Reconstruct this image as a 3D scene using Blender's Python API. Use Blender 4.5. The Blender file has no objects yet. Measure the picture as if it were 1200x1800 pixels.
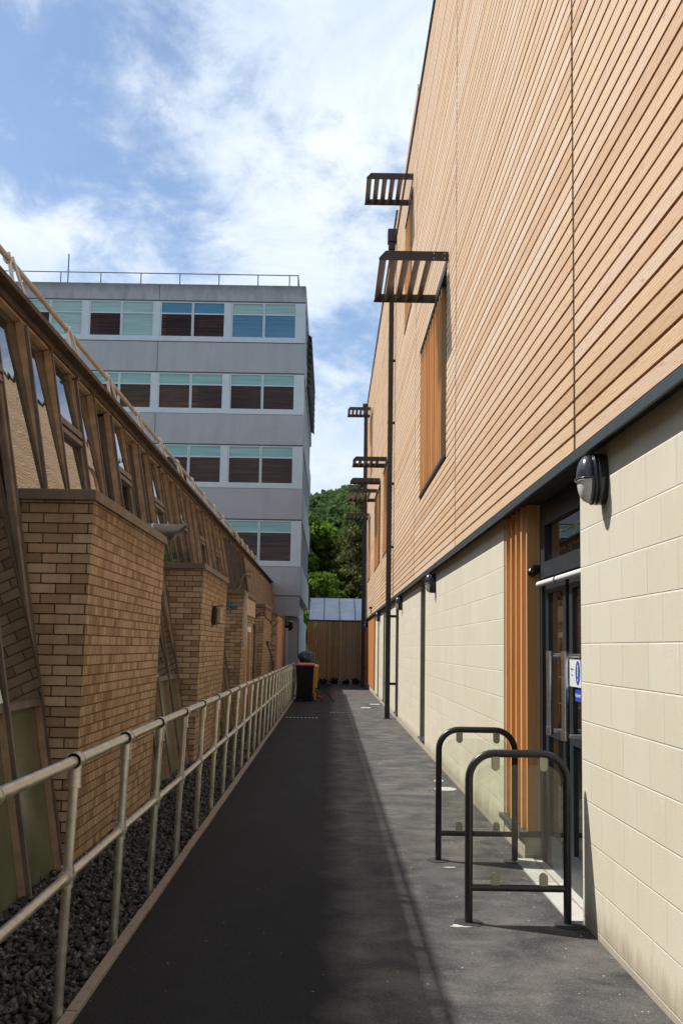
import bpy, bmesh, math, random
import numpy as np
from mathutils import Matrix, Vector
random.seed(7); rng = np.random.default_rng(11)
sc = bpy.context.scene
COL = sc.collection
# ---------------------------------------------------------------- camera
PITCH, ROLL = math.radians(5.8), math.radians(0.95)
fw = Vector((0, math.cos(PITCH), math.sin(PITCH))); up0 = Vector((0, -math.sin(PITCH), math.cos(PITCH))); rt0 = Vector((1, 0, 0))
rt = rt0*math.cos(ROLL) + up0*math.sin(ROLL); up = -rt0*math.sin(ROLL) + up0*math.cos(ROLL)
cd = bpy.data.cameras.new('camera'); cam = bpy.data.objects.new('camera', cd); COL.objects.link(cam)
M = Matrix.Identity(4)
for i in range(3): M[i][0], M[i][1], M[i][2] = rt[i], up[i], -fw[i]
M.translation = Vector((0, 0, 1.62)); cam.matrix_world = M
cd.sensor_width = 36; cd.lens = 36*1837/1800; cd.shift_x = 0.0094; cd.shift_y = 0.0286
cd.clip_start = 0.05; cd.clip_end = 3000
sc.camera = cam
# ---------------------------------------------------------------- light
SUN = Vector((-1.0, 0.47, 1.462)).normalized()
ELEV = math.asin(SUN.z); AZ = math.atan2(SUN.x, SUN.y)
sd = bpy.data.lights.new('sun', 'SUN'); so = bpy.data.objects.new('sun', sd); COL.objects.link(so)
sd.energy = 4.6; sd.angle = math.radians(0.55); sd.color = (1.0, 0.955, 0.89)
so.rotation_euler = SUN.to_track_quat('Z', 'Y').to_euler(); so.location = (-30, 20, 50)
sc.view_settings.view_transform = 'Standard'; sc.view_settings.look = 'None'
sc.view_settings.exposure = 0.3; sc.view_settings.gamma = 1.0
try: sc.view_settings.use_curve_mapping = False
except Exception: pass

# ---------------------------------------------------------------- node helpers
class NT:
    def __init__(s, tree): s.t = tree; s.n = tree.nodes; s.l = tree.links
    def new(s, typ, **kw):
        n = s.n.new(typ)
        for k, v in kw.items(): setattr(n, k, v)
        return n
    def put(s, sock, v):
        if hasattr(v, 'is_output') or isinstance(v, bpy.types.NodeSocket): s.l.new(v, sock)
        elif v is not None:
            if isinstance(v, (tuple, list)) and len(v) == 3 and sock.type == 'RGBA': v = (*v, 1)
            sock.default_value = v
    def math(s, op, a, b=0.0, c=None, clamp=False):
        n = s.new('ShaderNodeMath', operation=op); n.use_clamp = clamp
        s.put(n.inputs[0], a); s.put(n.inputs[1], b)
        if c is not None: s.put(n.inputs[2], c)
        return n.outputs[0]
    def comb(s, x, y, z):
        n = s.new('ShaderNodeCombineXYZ'); s.put(n.inputs[0], x); s.put(n.inputs[1], y); s.put(n.inputs[2], z); return n.outputs[0]
    def sep(s, v):
        n = s.new('ShaderNodeSeparateXYZ'); s.put(n.inputs[0], v); return n.outputs
    def pos(s): return s.new('ShaderNodeNewGeometry').outputs['Position']
    def nor(s): return s.new('ShaderNodeNewGeometry').outputs['True Normal']
    def noise(s, vec, scale, detail=4, rough=0.55, dist=0.0, col=False):
        n = s.new('ShaderNodeTexNoise'); s.put(n.inputs['Vector'], vec)
        n.inputs['Scale'].default_value = scale; n.inputs['Detail'].default_value = detail
        n.inputs['Roughness'].default_value = rough; n.inputs['Distortion'].default_value = dist
        return n.outputs['Color' if col else 'Fac']
    def white(s, vec):
        n = s.new('ShaderNodeTexWhiteNoise'); n.noise_dimensions = '3D'; s.put(n.inputs['Vector'], vec); return n.outputs['Value']
    def ramp(s, fac, stops, interp='LINEAR'):
        n = s.new('ShaderNodeValToRGB'); n.color_ramp.interpolation = interp; s.put(n.inputs[0], fac)
        cr = n.color_ramp
        while len(cr.elements) < len(stops): cr.elements.new(0.5)
        for e, (p, c) in zip(cr.elements, stops):
            e.position = p; e.color = (*c, 1) if len(c) == 3 else c
        return n.outputs[0]
    def mix(s, fac, a, b, blend='MIX'):
        n = s.new('ShaderNodeMix', data_type='RGBA', blend_type=blend)
        s.put(n.inputs[0], fac); s.put(n.inputs[6], a); s.put(n.inputs[7], b); return n.outputs[2]
    def mapr(s, v, a, b, c=0.0, d=1.0, smooth=False):
        n = s.new('ShaderNodeMapRange'); n.clamp = True
        if smooth: n.interpolation_type = 'SMOOTHSTEP'
        s.put(n.inputs[0], v); s.put(n.inputs[1], a); s.put(n.inputs[2], b); s.put(n.inputs[3], c); s.put(n.inputs[4], d); return n.outputs[0]
    def bump(s, h, strength=0.3, dist=0.01, normal=None):
        n = s.new('ShaderNodeBump'); n.inputs['Strength'].default_value = strength; n.inputs['Distance'].default_value = dist
        s.put(n.inputs['Height'], h)
        if normal is not None: s.put(n.inputs['Normal'], normal)
        return n.outputs[0]
def mat(name):
    m = bpy.data.materials.new(name); m.use_nodes = True; N = NT(m.node_tree); b = m.node_tree.nodes['Principled BSDF']
    return m, N, b
def simple(name, col, rough=0.5, metal=0.0, var=0.12, nscale=6.0, bump=0.0, bscale=60, spec=0.5, coat=0.0):
    m, N, b = mat(name); p = N.pos()
    f = N.noise(p, nscale, 5, 0.6)
    lo = tuple(max(0, c*(1-var)) for c in col); hi = tuple(min(1, c*(1+var)) for c in col)
    N.put(b.inputs['Base Color'], N.ramp(f, [(0.3, lo), (0.7, hi)]))
    f2 = N.noise(p, nscale*3.1, 3, 0.5)
    N.put(b.inputs['Roughness'], N.mapr(f2, 0.3, 0.7, max(0.02, rough*0.85), min(1, rough*1.15)))
    b.inputs['Metallic'].default_value = metal; b.inputs['Specular IOR Level'].default_value = spec
    b.inputs['Coat Weight'].default_value = coat
    if bump: N.put(b.inputs['Normal'], N.bump(N.noise(p, bscale, 4, 0.6), bump, 0.01))
    return m

# ---------------------------------------------------------------- world
w = bpy.data.worlds.new('World'); sc.world = w; w.use_nodes = True
N = NT(w.node_tree); bg = w.node_tree.nodes['Background']
sky = N.new('ShaderNodeTexSky'); sky.sky_type = 'NISHITA'; sky.sun_disc = False
sky.sun_elevation = ELEV; sky.sun_rotation = AZ; sky.air_density = 1.0; sky.dust_density = 0.6; sky.ozone_density = 1.6
dirv = N.new('ShaderNodeTexCoord').outputs['Generated']
x, y, z = N.sep(dirv)
# flat cloud deck: perspective coordinates on a plane overhead, blended with direction for bulk
zc = N.math('MAXIMUM', N.math('ADD', z, 0.42), 0.05)
px = N.math('DIVIDE', x, zc); py = N.math('DIVIDE', y, zc)
cv = N.comb(px, N.math('MULTIPLY', py, 0.9), 3.3)
n1 = N.noise(cv, 3.1, 12, 0.60, 0.25)
n2 = N.noise(N.comb(px, py, 9.1), 8.5, 10, 0.64, 0.35)
f = N.math('ADD', N.math('MULTIPLY', n1, 0.64), N.math('MULTIPLY', n2, 0.36))
# broad blue hole up and to the left, cloud bank to the right and low down
def lobe(dx, dy, dz, r0, r1):
    v = Vector((dx, dy, dz)).normalized()
    d = N.new('ShaderNodeVectorMath', operation='DOT_PRODUCT'); N.put(d.inputs[0], dirv); d.inputs[1].default_value = v
    return N.mapr(d.outputs['Value'], math.cos(math.radians(r1)), math.cos(math.radians(r0)), 0, 1, True)
f = N.math('SUBTRACT', f, N.math('MULTIPLY', lobe(-0.24, 0.83, 0.50, 2.0, 11.0), 0.055))
f = N.math('SUBTRACT', f, N.math('MULTIPLY', lobe(-0.20, 0.89, 0.40, 1.0, 6.0), 0.045))
f = N.math('ADD', f, N.math('MULTIPLY', lobe(-0.03, 0.84, 0.46, 2.0, 13.0), 0.045))
f = N.math('ADD', f, N.math('MULTIPLY', N.mapr(z, 0.18, 0.36, 1, 0, True), 0.10))
f = N.math('ADD', f, N.math('MULTIPLY', lobe(-0.31, 0.89, 0.34, 1.0, 5.0), 0.07))
mask = N.mapr(f, 0.43, 0.585, 0.14, 1.0, True)
shade = N.noise(cv, 4.5, 7, 0.6, 0.8)
ccol = N.ramp(shade, [(0.30, (6.2, 7.6, 9.6)), (0.62, (9.2, 9.9, 10.7))])
out = N.mix(mask, N.mix(1.0, sky.outputs[0], (1.05, 1.22, 1.36), 'MULTIPLY'), ccol)
N.put(bg.inputs[0], out); bg.inputs[1].default_value = 0.085

# ---------------------------------------------------------------- mesh helpers
ORG = {}
def link(name, me, m, parent=None):
    o = bpy.data.objects.new(name, me); COL.objects.link(o)
    if m: me.materials.append(m)
    if parent is not None:
        org = ORG.get(parent.name, Vector((0, 0, 0)))
        me.transform(Matrix.Translation(-org)); o.parent = parent; ORG[o.name] = org
    return o
def thing(name, label, cat, loc=(0, 0, 0), group=None):
    o = bpy.data.objects.new(name, None); COL.objects.link(o); o.location = loc; ORG[o.name] = Vector(loc)
    o.empty_display_size = 0.2; o['label'] = label; o['category'] = cat
    if group: o['group'] = group
    return o
def tag(o, label, cat, group=None):
    o['label'] = label; o['category'] = cat
    if group: o['group'] = group
    return o
class MB:
    """collects shapes in world coordinates, builds ONE mesh object"""
    def __init__(s): s.v = []; s.f = []; s.sm = []
    def add(s, vs, fs, smooth=False):
        b = len(s.v); s.v += [tuple(v) for v in vs]
        for f in fs: s.f.append(tuple(b+i for i in f)); s.sm.append(smooth)
        return s
    def box(s, x0, x1, y0, y1, z0, z1, bev=0.0):
        if x0 > x1: x0, x1 = x1, x0
        if y0 > y1: y0, y1 = y1, y0
        if z0 > z1: z0, z1 = z1, z0
        if bev <= 0:
            vs = [(x, y, z) for x in (x0, x1) for y in (y0, y1) for z in (z0, z1)]
            return s.add(vs, [(0,1,3,2),(4,6,7,5),(0,4,5,1),(2,3,7,6),(0,2,6,4),(1,5,7,3)])
        bm = bmesh.new(); bmesh.ops.create_cube(bm, size=1)
        for v in bm.verts: v.co = Vector(((x0+x1)/2+v.co.x*(x1-x0), (y0+y1)/2+v.co.y*(y1-y0), (z0+z1)/2+v.co.z*(z1-z0)))
        bmesh.ops.bevel(bm, geom=bm.edges[:], offset=bev, segments=2, affect='EDGES', profile=0.5)
        return s.frombm(bm)
    def frombm(s, bm, smooth=False, mtx=None):
        if mtx is not None: bmesh.ops.transform(bm, matrix=mtx, verts=bm.verts)
        bm.verts.index_update()
        s.add([v.co[:] for v in bm.verts], [[v.index for v in f.verts] for f in bm.faces], smooth); bm.free(); return s
    def hexa(s, c):   # 8 corners: bottom 4 ccw, top 4 ccw
        return s.add(c, [(3,2,1,0),(4,5,6,7),(0,1,5,4),(1,2,6,5),(2,3,7,6),(3,0,4,7)])
    def tube(s, pts, r, seg=12, cap=True, smooth=True):
        pts = [Vector(p) for p in pts]; n = len(pts); rs = r if isinstance(r, (list, tuple)) else [r]*n
        tang = []
        for i in range(n):
            a = pts[max(0, i-1)]; b = pts[min(n-1, i+1)]; tang.append((b-a).normalized())
        ref = Vector((0, 0, 1)) if abs(tang[0].z) < 0.9 else Vector((1, 0, 0))
        vs = []
        for i in range(n):
            t = tang[i]; u = (ref - t*ref.dot(t)).normalized(); ref = u; v = t.cross(u)
            for k in range(seg):
                a = 2*math.pi*k/seg; vs.append(pts[i] + (u*math.cos(a)+v*math.sin(a))*rs[i])
        fs = []
        for i in range(n-1):
            for k in range(seg): fs.append((i*seg+k, i*seg+(k+1) % seg, (i+1)*seg+(k+1) % seg, (i+1)*seg+k))
        s.add(vs, fs, smooth)
        if cap:
            s.add(vs[:seg], [tuple(reversed(range(seg)))]); s.add(vs[(n-1)*seg:], [tuple(range(seg))])
        return s
    def bar(s, a, b, w, h, up=(0, 0, 1)):
        a, b = Vector(a), Vector(b); t = (b-a).normalized(); u = Vector(up); u = (u-t*u.dot(t)).normalized(); v = t.cross(u)
        c = []
        for p in (a, b):
            for (i, j) in ((-1,-1),(1,-1),(1,1),(-1,1)): c.append(p+v*(i*w/2)+u*(j*h/2))
        return s.add(c, [(3,2,1,0),(4,5,6,7),(0,1,5,4),(1,2,6,5),(2,3,7,6),(3,0,4,7)])
    def build(s, name, m, parent=None, fix=True):
        me = bpy.data.meshes.new(name); me.from_pydata(s.v, [], s.f)
        me.polygons.foreach_set('use_smooth', s.sm); me.update()
        if fix and len(s.f) < 60000:
            bm = bmesh.new(); bm.from_mesh(me); bmesh.ops.recalc_face_normals(bm, faces=bm.faces[:]); bm.to_mesh(me); bm.free()
        return link(name, me, m, parent)
def wall_grid(mb, x0, x1, y0, y1, z0, z1, holes):
    """slab x0..x1 with rectangular holes (ya,yb,za,zb); outer faces and reveals only"""
    ys = sorted({y0, y1, *[h[0] for h in holes], *[h[1] for h in holes]}); ys = [v for v in ys if y0 <= v <= y1]
    zs = sorted({z0, z1, *[h[2] for h in holes], *[h[3] for h in holes]}); zs = [v for v in zs if z0 <= v <= z1]
    ny, nz = len(ys)-1, len(zs)-1
    def solid(i, j):
        if i < 0 or j < 0 or i >= ny or j >= nz: return False
        cy, cz = (ys[i]+ys[i+1])/2, (zs[j]+zs[j+1])/2
        return not any(a < cy < b and c < cz < d for a, b, c, d in holes)
    for i in range(ny):
        for j in range(nz):
            if not solid(i, j): continue
            a, b, c, d = ys[i], ys[i+1], zs[j], zs[j+1]
            mb.add([(x0,a,c),(x0,a,d),(x0,b,d),(x0,b,c)], [(0,1,2,3)]); mb.add([(x1,a,c),(x1,b,c),(x1,b,d),(x1,a,d)], [(0,1,2,3)])
            if not solid(i-1, j): mb.add([(x0,a,c),(x1,a,c),(x1,a,d),(x0,a,d)], [(0,1,2,3)])
            if not solid(i+1, j): mb.add([(x0,b,c),(x0,b,d),(x1,b,d),(x1,b,c)], [(0,1,2,3)])
            if not solid(i, j-1): mb.add([(x0,a,c),(x0,b,c),(x1,b,c),(x1,a,c)], [(0,1,2,3)])
            if not solid(i, j+1): mb.add([(x0,a,d),(x1,a,d),(x1,b,d),(x0,b,d)], [(0,1,2,3)])
def text_mesh(body, size, depth=0.001, align='CENTER'):
    cu = bpy.data.curves.new('t', 'FONT'); cu.body = body; cu.size = size; cu.extrude = depth; cu.align_x = align; cu.align_y = 'CENTER'
    o = bpy.data.objects.new('t', cu); COL.objects.link(o); bpy.context.view_layer.update()
    me = bpy.data.meshes.new_from_object(o.evaluated_get(bpy.context.evaluated_depsgraph_get()))
    bpy.data.objects.remove(o); return me

# ---------------------------------------------------------------- materials
# cladding boards
BP, BZ0 = 0.1045, 2.826      # board pitch and start height
def wood_clad():
    m, N, b = mat('larch_cladding'); x, y, z = N.sep(N.pos())
    row = N.math('FLOOR', N.math('DIVIDE', N.math('SUBTRACT', z, BZ0-0.006), BP))
    pan = N.math('FLOOR', N.math('DIVIDE', N.math('SUBTRACT', y, 0.13), 6.07))
    # each board is one or two lengths per panel
    r1 = N.white(N.comb(row, pan, 1.7)); r2 = N.white(N.comb(row, pan, 8.3))
    gv = N.comb(N.math('MULTIPLY', r1, 37), N.math('MULTIPLY', y, 1.5), N.math('ADD', N.math('MULTIPLY', z, 12), N.math('MULTIPLY', row, 3.1)))
    gr = N.noise(gv, 3.2, 6, 0.62, 1.8)
    wv = N.new('ShaderNodeTexWave', wave_type='BANDS', bands_direction='Z', wave_profile='SAW'); N.put(wv.inputs['Vector'], gv)
    wv.inputs['Scale'].default_value = 1.5; wv.inputs['Distortion'].default_value = 11; wv.inputs['Detail'].default_value = 3; wv.inputs['Detail Scale'].default_value = 1.3
    fine = N.noise(N.comb(x, N.math('MULTIPLY', y, 5), N.math('MULTIPLY', z, 260)), 1.0, 3, 0.6)
    base = N.ramp(r1, [(0.0, (0.54, 0.325, 0.170)), (0.2, (0.64, 0.43, 0.25)), (0.45, (0.71, 0.515, 0.33)), (0.65, (0.66, 0.44, 0.245)), (0.85, (0.71, 0.54, 0.40)), (1.0, (0.62, 0.38, 0.20))])
    c = N.mix(N.mapr(gr, 0.35, 0.72, 0, 0.55), base, (0.68, 0.515, 0.345))
    c = N.mix(N.mapr(wv.outputs[0], 0.62, 0.98, 0, 0.62), c, (0.44, 0.225, 0.10))
    c = N.mix(N.mapr(fine, 0.5, 0.8, 0, 0.25), c, (0.44, 0.26, 0.15))
    kn = N.new('ShaderNodeTexVoronoi'); N.put(kn.inputs['Vector'], N.comb(0, N.math('MULTIPLY', y, 1.6), N.math('MULTIPLY', z, 6))); kn.inputs['Scale'].default_value = 1.6
    c = N.mix(N.mapr(kn.outputs['Distance'], 0.03, 0.075, 0.75, 0), c, (0.24, 0.10, 0.045))
    st = N.noise(N.comb(x, N.math('MULTIPLY', y, 1.3), N.math('MULTIPLY', z, 0.25)), 0.8, 5, 0.6)
    c = N.mix(N.mapr(st, 0.42, 0.7, 0, 0.25), c, (0.68, 0.56, 0.45))
    fy = N.math('SUBTRACT', N.math('FRACT', N.math('DIVIDE', N.math('SUBTRACT', y, 0.42), 0.607)), 0.5)
    fzz = N.math('SUBTRACT', N.math('FRACT', N.math('DIVIDE', N.math('SUBTRACT', z, BZ0), BP)), 0.42)
    dd = N.math('ADD', N.math('POWER', N.math('MULTIPLY', fy, 0.607), 2), N.math('POWER', N.math('MULTIPLY', N.math('SUBTRACT', N.math('ABSOLUTE', fzz), 0.22), BP), 2))
    c = N.mix(N.mapr(dd, 0.000009, 0.000022, 0.8, 0), c, (0.16, 0.09, 0.05))
    c = N.mix(N.mapr(r2, 0.0, 0.25, 0.28, 0), c, (0.46, 0.265, 0.13))
    nz = N.sep(N.nor())[2]; c = N.mix(N.math('LESS_THAN', nz, -0.5), c, (0.30, 0.125, 0.05))  # board undersides painted darker red-brown to stand in for shade
    N.put(b.inputs['Base Color'], c); b.inputs['Roughness'].default_value = 0.62; b.inputs['Specular IOR Level'].default_value = 0.25
    N.put(b.inputs['Normal'], N.bump(N.math('ADD', gr, N.math('MULTIPLY', fine, 0.5)), 0.25, 0.004))
    return m
def wood_vert(name, a, bb, dark, rough=0.55):
    m, N, b = mat(name); x, y, z = N.sep(N.pos())
    q = N.math('FLOOR', N.math('MULTIPLY', N.math('ADD', y, N.math('MULTIPLY', x, 1.0)), 8.0))
    r = N.white(N.comb(q, 2.2, 1.1))
    g = N.noise(N.comb(N.math('MULTIPLY', x, 30), N.math('MULTIPLY', y, 30), N.math('ADD', N.math('MULTIPLY', z, 1.6), N.math('MULTIPLY', r, 20))), 1.5, 5, 0.6, 1.0)
    c = N.mix(r, a, bb); c = N.mix(N.mapr(g, 0.45, 0.75, 0, 0.6), c, dark)
    N.put(b.inputs['Base Color'], c); b.inputs['Roughness'].default_value = rough; b.inputs['Specular IOR Level'].default_value = 0.3
    N.put(b.inputs['Normal'], N.bump(g, 0.2, 0.004)); return m
def blockwork():
    m, N, b = mat('cream_blockwork'); x, y, z = N.sep(N.pos()); nx, ny, nz = N.sep(N.nor())
    side = N.math('GREATER_THAN', N.math('ABSOLUTE', ny), 0.5)
    u = N.mix(side, N.comb(y, y, y), N.comb(x, x, x)); u = N.sep(u)[0]
    BH, BL = 0.2325, 0.455
    zz = N.math('DIVIDE', N.math('SUBTRACT', z, 0.0395), BH); row = N.math('FLOOR', zz); fz = N.math('FRACT', zz)
    off = N.math('MULTIPLY', N.math('MODULO', N.math('ADD', row, 20), 2.0), 0.5)
    uu = N.math('ADD', N.math('DIVIDE', N.math('SUBTRACT', u, 6.45-20*BL), BL), off); colm = N.math('FLOOR', uu); fu = N.math('FRACT', uu)
    dz = N.math('MULTIPLY', N.math('MINIMUM', fz, N.math('SUBTRACT', 1, fz)), BH)
    du = N.math('MULTIPLY', N.math('MINIMUM', fu, N.math('SUBTRACT', 1, fu)), BL)
    d = N.math('MINIMUM', dz, du)
    wob = N.noise(N.pos(), 30, 3, 0.6)
    jm = N.mapr(N.math('ADD', d, N.math('MULTIPLY', N.math('SUBTRACT', wob, 0.5), 0.003)), 0.0022, 0.0050, 1, 0)
    rb = N.white(N.comb(row, colm, 0.5)); rb2 = N.white(N.comb(row, colm, 4.5))
    base = N.ramp(rb, [(0.0, (0.60, 0.55, 0.425)), (0.5, (0.615, 0.57, 0.445)), (0.85, (0.635, 0.595, 0.475)), (1.0, (0.60, 0.54, 0.405))])
    mott = N.noise(N.pos(), 5.0, 8, 0.68, 0.3)
    c = N.mix(N.mapr(mott, 0.35, 0.7, 0, 0.45), base, (0.64, 0.595, 0.475))
    st = N.noise(N.comb(x, N.math('MULTIPLY', y, 0.8), N.math('MULTIPLY', z, 0.35)), 1.7, 6, 0.65)
    c = N.mix(N.mapr(st, 0.50, 0.72, 0, 0.28), c, (0.52, 0.445, 0.30))
    # washed streaks of pale mortar bloom under the bed joints
    bl = N.noise(N.comb(x, N.math('MULTIPLY', y, 9), N.math('MULTIPLY', z, 2)), 1.3, 4, 0.6)
    c = N.mix(N.math('MULTIPLY', N.mapr(fz, 0.55, 1.0, 0, 0.35), N.mapr(bl, 0.5, 0.66, 0, 1)), c, (0.70, 0.67, 0.58))
    spl = N.noise(N.comb(x, N.math('MULTIPLY', y, 3), z), 2.5, 6, 0.7)
    c = N.mix(N.mapr(N.math('SUBTRACT', z, N.math('MULTIPLY', spl, 0.34)), -0.12, 0.03, 0.7, 0), c, (0.27, 0.225, 0.165))
    pit = N.noise(N.pos(), 170, 2, 0.5); c = N.mix(N.mapr(pit, 0.64, 0.72, 0, 0.30), c, (0.33, 0.26, 0.15))
    c = N.mix(N.math('MULTIPLY', jm, 0.75), c, (0.68, 0.645, 0.55))
    N.put(b.inputs['Base Color'], c); b.inputs['Roughness'].default_value = 0.88; b.inputs['Specular IOR Level'].default_value = 0.2
    h = N.math('ADD', N.math('MULTIPLY', N.math('SUBTRACT', 1, jm), 1.0), N.math('MULTIPLY', N.noise(N.pos(), 90, 4, 0.6), 0.35))
    h = N.math('ADD', h, N.math('MULTIPLY', rb2, 0.22))
    N.put(b.inputs['Normal'], N.bump(h, 0.8, 0.0045)); return m
def brickwork():
    m, N, b = mat('buff_brickwork'); x, y, z = N.sep(N.pos()); nx, ny, nz = N.sep(N.nor())
    side = N.math('GREATER_THAN', N.math('ABSOLUTE', ny), 0.5)
    CH = 0.0765
    zz = N.math('DIVIDE', z, CH); row = N.math('FLOOR', zz); fz = N.math('FRACT', zz)
    off = N.math('MULTIPLY', N.math('MODULO', N.math('ADD', row, 20), 2.0), 0.5)
    u = N.sep(N.mix(side, N.comb(y, y, y), N.comb(x, x, x)))[0]
    BL = N.sep(N.mix(side, (0.1125,)*3, (0.225,)*3))[0]
    uu = N.math('ADD', N.math('DIVIDE', N.math('ADD', u, 50.0), BL), off); colm = N.math('FLOOR', uu); fu = N.math('FRACT', uu)
    dz = N.math('MULTIPLY', N.math('MINIMUM', fz, N.math('SUBTRACT', 1, fz)), CH)
    du = N.math('MULTIPLY', N.math('MINIMUM', fu, N.math('SUBTRACT', 1, fu)), BL)
    wob = N.math('MULTIPLY', N.math('SUBTRACT', N.noise(N.pos(), 38, 3, 0.6), 0.5), 0.006)
    jz = N.mapr(N.math('ADD', dz, wob), 0.0035, 0.0062, 1, 0); ju = N.mapr(N.math('ADD', du, wob), 0.0032, 0.0058, 1, 0)
    jm = N.math('MAXIMUM', jz, ju)
    rb = N.white(N.comb(row, colm, 0.5)); rb2 = N.white(N.comb(row, colm, 3.5))
    base = N.ramp(rb, [(0.0, (0.235, 0.165, 0.110)), (0.25, (0.36, 0.262, 0.175)), (0.6, (0.45, 0.342, 0.232)), (0.85, (0.52, 0.405, 0.285)), (1.0, (0.40, 0.265, 0.155))])
    # weathering: mossy dark top courses and brown runs
    rust = N.noise(N.comb(N.math('MULTIPLY', x, 2), N.math('MULTIPLY', y, 2.6), N.math('MULTIPLY', z, 0.35)), 1.6, 5, 0.65)
    c = N.mix(N.mapr(rust, 0.5, 0.72, 0, 0.6), base, (0.21, 0.125, 0.060))
    mot = N.noise(N.pos(), 22, 6, 0.7); c = N.mix(N.mapr(mot, 0.4, 0.7, 0, 0.35), c, (0.36, 0.24, 0.135))
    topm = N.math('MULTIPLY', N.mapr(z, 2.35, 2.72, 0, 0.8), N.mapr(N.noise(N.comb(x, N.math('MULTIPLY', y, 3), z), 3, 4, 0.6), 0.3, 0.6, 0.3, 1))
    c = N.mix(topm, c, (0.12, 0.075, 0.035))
    sp = N.noise(N.comb(x, N.math('MULTIPLY', y, 1.0), N.math('MULTIPLY', z, 0.45)), 9, 3, 0.5)
    spm = N.math('MULTIPLY', N.mapr(sp, 0.645, 0.685, 0, 0.75), N.mapr(z, 0.5, 1.5, 1, 0))
    c = N.mix(spm, c, (0.50, 0.43, 0.34))
    joint = N.mix(side, (0.23, 0.15, 0.085), (0.072, 0.048, 0.030))
    jcol = N.mix(jz, joint, N.mix(side, (0.155, 0.085, 0.040), (0.055, 0.036, 0.022)))
    c = N.mix(jm, c, jcol)
    N.put(b.inputs['Base Color'], c); b.inputs['Roughness'].default_value = 0.9; b.inputs['Specular IOR Level'].default_value = 0.2
    h = N.math('ADD', N.math('SUBTRACT', 1, jm), N.math('ADD', N.math('MULTIPLY', mot, 0.4), N.math('MULTIPLY', rb2, 0.35)))
    N.put(b.inputs['Normal'], N.bump(h, 0.9, 0.006)); return m
def asphalt():
    m, N, b = mat('asphalt'); p = N.pos(); x, y, z = N.sep(p)
    a = N.noise(p, 115, 4, 0.75); big = N.noise(N.comb(N.math('MULTIPLY', x, 1.4), N.math('MULTIPLY', y, 0.6), 0), 1.1, 8, 0.68, 0.6)
    c = N.ramp(a, [(0.32, (0.004, 0.0045, 0.006)), (0.50, (0.010, 0.011, 0.0145)), (0.62, (0.027, 0.028, 0.031)), (0.72, (0.09, 0.088, 0.088))])
    c = N.mix(N.mapr(big, 0.42, 0.66, 0, 0.28), c, (0.034, 0.035, 0.039))
    # rolled joint of two asphalt lanes, colour contrast raised to mimic shade and sun; cross roller marks
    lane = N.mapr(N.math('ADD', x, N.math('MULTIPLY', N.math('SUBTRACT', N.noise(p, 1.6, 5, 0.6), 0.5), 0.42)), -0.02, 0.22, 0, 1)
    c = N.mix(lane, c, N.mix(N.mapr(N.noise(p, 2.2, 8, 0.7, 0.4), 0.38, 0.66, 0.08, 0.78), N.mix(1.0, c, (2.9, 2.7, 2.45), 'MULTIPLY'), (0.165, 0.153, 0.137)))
    rl = N.noise(N.comb(N.math('MULTIPLY', x, 0.7), N.math('MULTIPLY', y, 3.5), 0), 1.5, 5, 0.65)
    c = N.mix(N.mapr(rl, 0.52, 0.68, 0, 0.30), c, (0.022, 0.021, 0.021))
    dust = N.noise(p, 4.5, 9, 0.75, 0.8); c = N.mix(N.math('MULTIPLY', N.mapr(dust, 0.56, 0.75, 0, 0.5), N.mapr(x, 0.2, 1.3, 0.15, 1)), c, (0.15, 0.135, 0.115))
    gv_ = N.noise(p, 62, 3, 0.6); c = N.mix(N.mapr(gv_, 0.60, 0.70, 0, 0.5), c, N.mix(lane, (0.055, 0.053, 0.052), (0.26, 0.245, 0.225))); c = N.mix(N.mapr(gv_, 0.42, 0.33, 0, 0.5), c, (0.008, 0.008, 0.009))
    spk = N.new('ShaderNodeTexVoronoi'); N.put(spk.inputs['Vector'], p); spk.inputs['Scale'].default_value = 7.5
    c = N.mix(N.mapr(spk.outputs['Distance'], 0.028, 0.045, 0.8, 0), c, (0.34, 0.31, 0.26))
    N.put(b.inputs['Base Color'], c); N.put(b.inputs['Roughness'], N.mapr(big, 0.35, 0.7, 0.78, 0.95)); b.inputs['Specular IOR Level'].default_value = 0.2
    v = N.new('ShaderNodeTexVoronoi'); N.put(v.inputs['Vector'], p); v.inputs['Scale'].default_value = 95
    N.put(b.inputs['Normal'], N.bump(N.math('ADD', N.math('MULTIPLY', v.outputs['Distance'], 0.3), a), 0.6, 0.008)); return m
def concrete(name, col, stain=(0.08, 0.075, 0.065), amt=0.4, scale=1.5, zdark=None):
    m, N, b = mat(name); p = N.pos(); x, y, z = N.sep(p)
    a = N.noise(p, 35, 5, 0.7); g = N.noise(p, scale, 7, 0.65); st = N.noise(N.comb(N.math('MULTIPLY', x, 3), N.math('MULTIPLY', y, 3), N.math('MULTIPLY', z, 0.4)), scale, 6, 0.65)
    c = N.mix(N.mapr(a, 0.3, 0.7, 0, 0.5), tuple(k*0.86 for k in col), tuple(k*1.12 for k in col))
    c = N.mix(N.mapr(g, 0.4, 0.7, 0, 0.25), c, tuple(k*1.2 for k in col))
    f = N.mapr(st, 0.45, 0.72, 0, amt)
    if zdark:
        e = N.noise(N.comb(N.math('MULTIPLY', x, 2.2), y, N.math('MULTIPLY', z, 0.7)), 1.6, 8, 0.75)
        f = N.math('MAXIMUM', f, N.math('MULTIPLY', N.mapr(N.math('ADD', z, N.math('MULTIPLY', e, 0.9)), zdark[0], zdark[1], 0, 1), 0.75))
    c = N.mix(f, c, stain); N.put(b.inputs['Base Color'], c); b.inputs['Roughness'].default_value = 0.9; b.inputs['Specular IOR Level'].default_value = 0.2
    N.put(b.inputs['Normal'], N.bump(a, 0.35, 0.006)); return m
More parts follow.
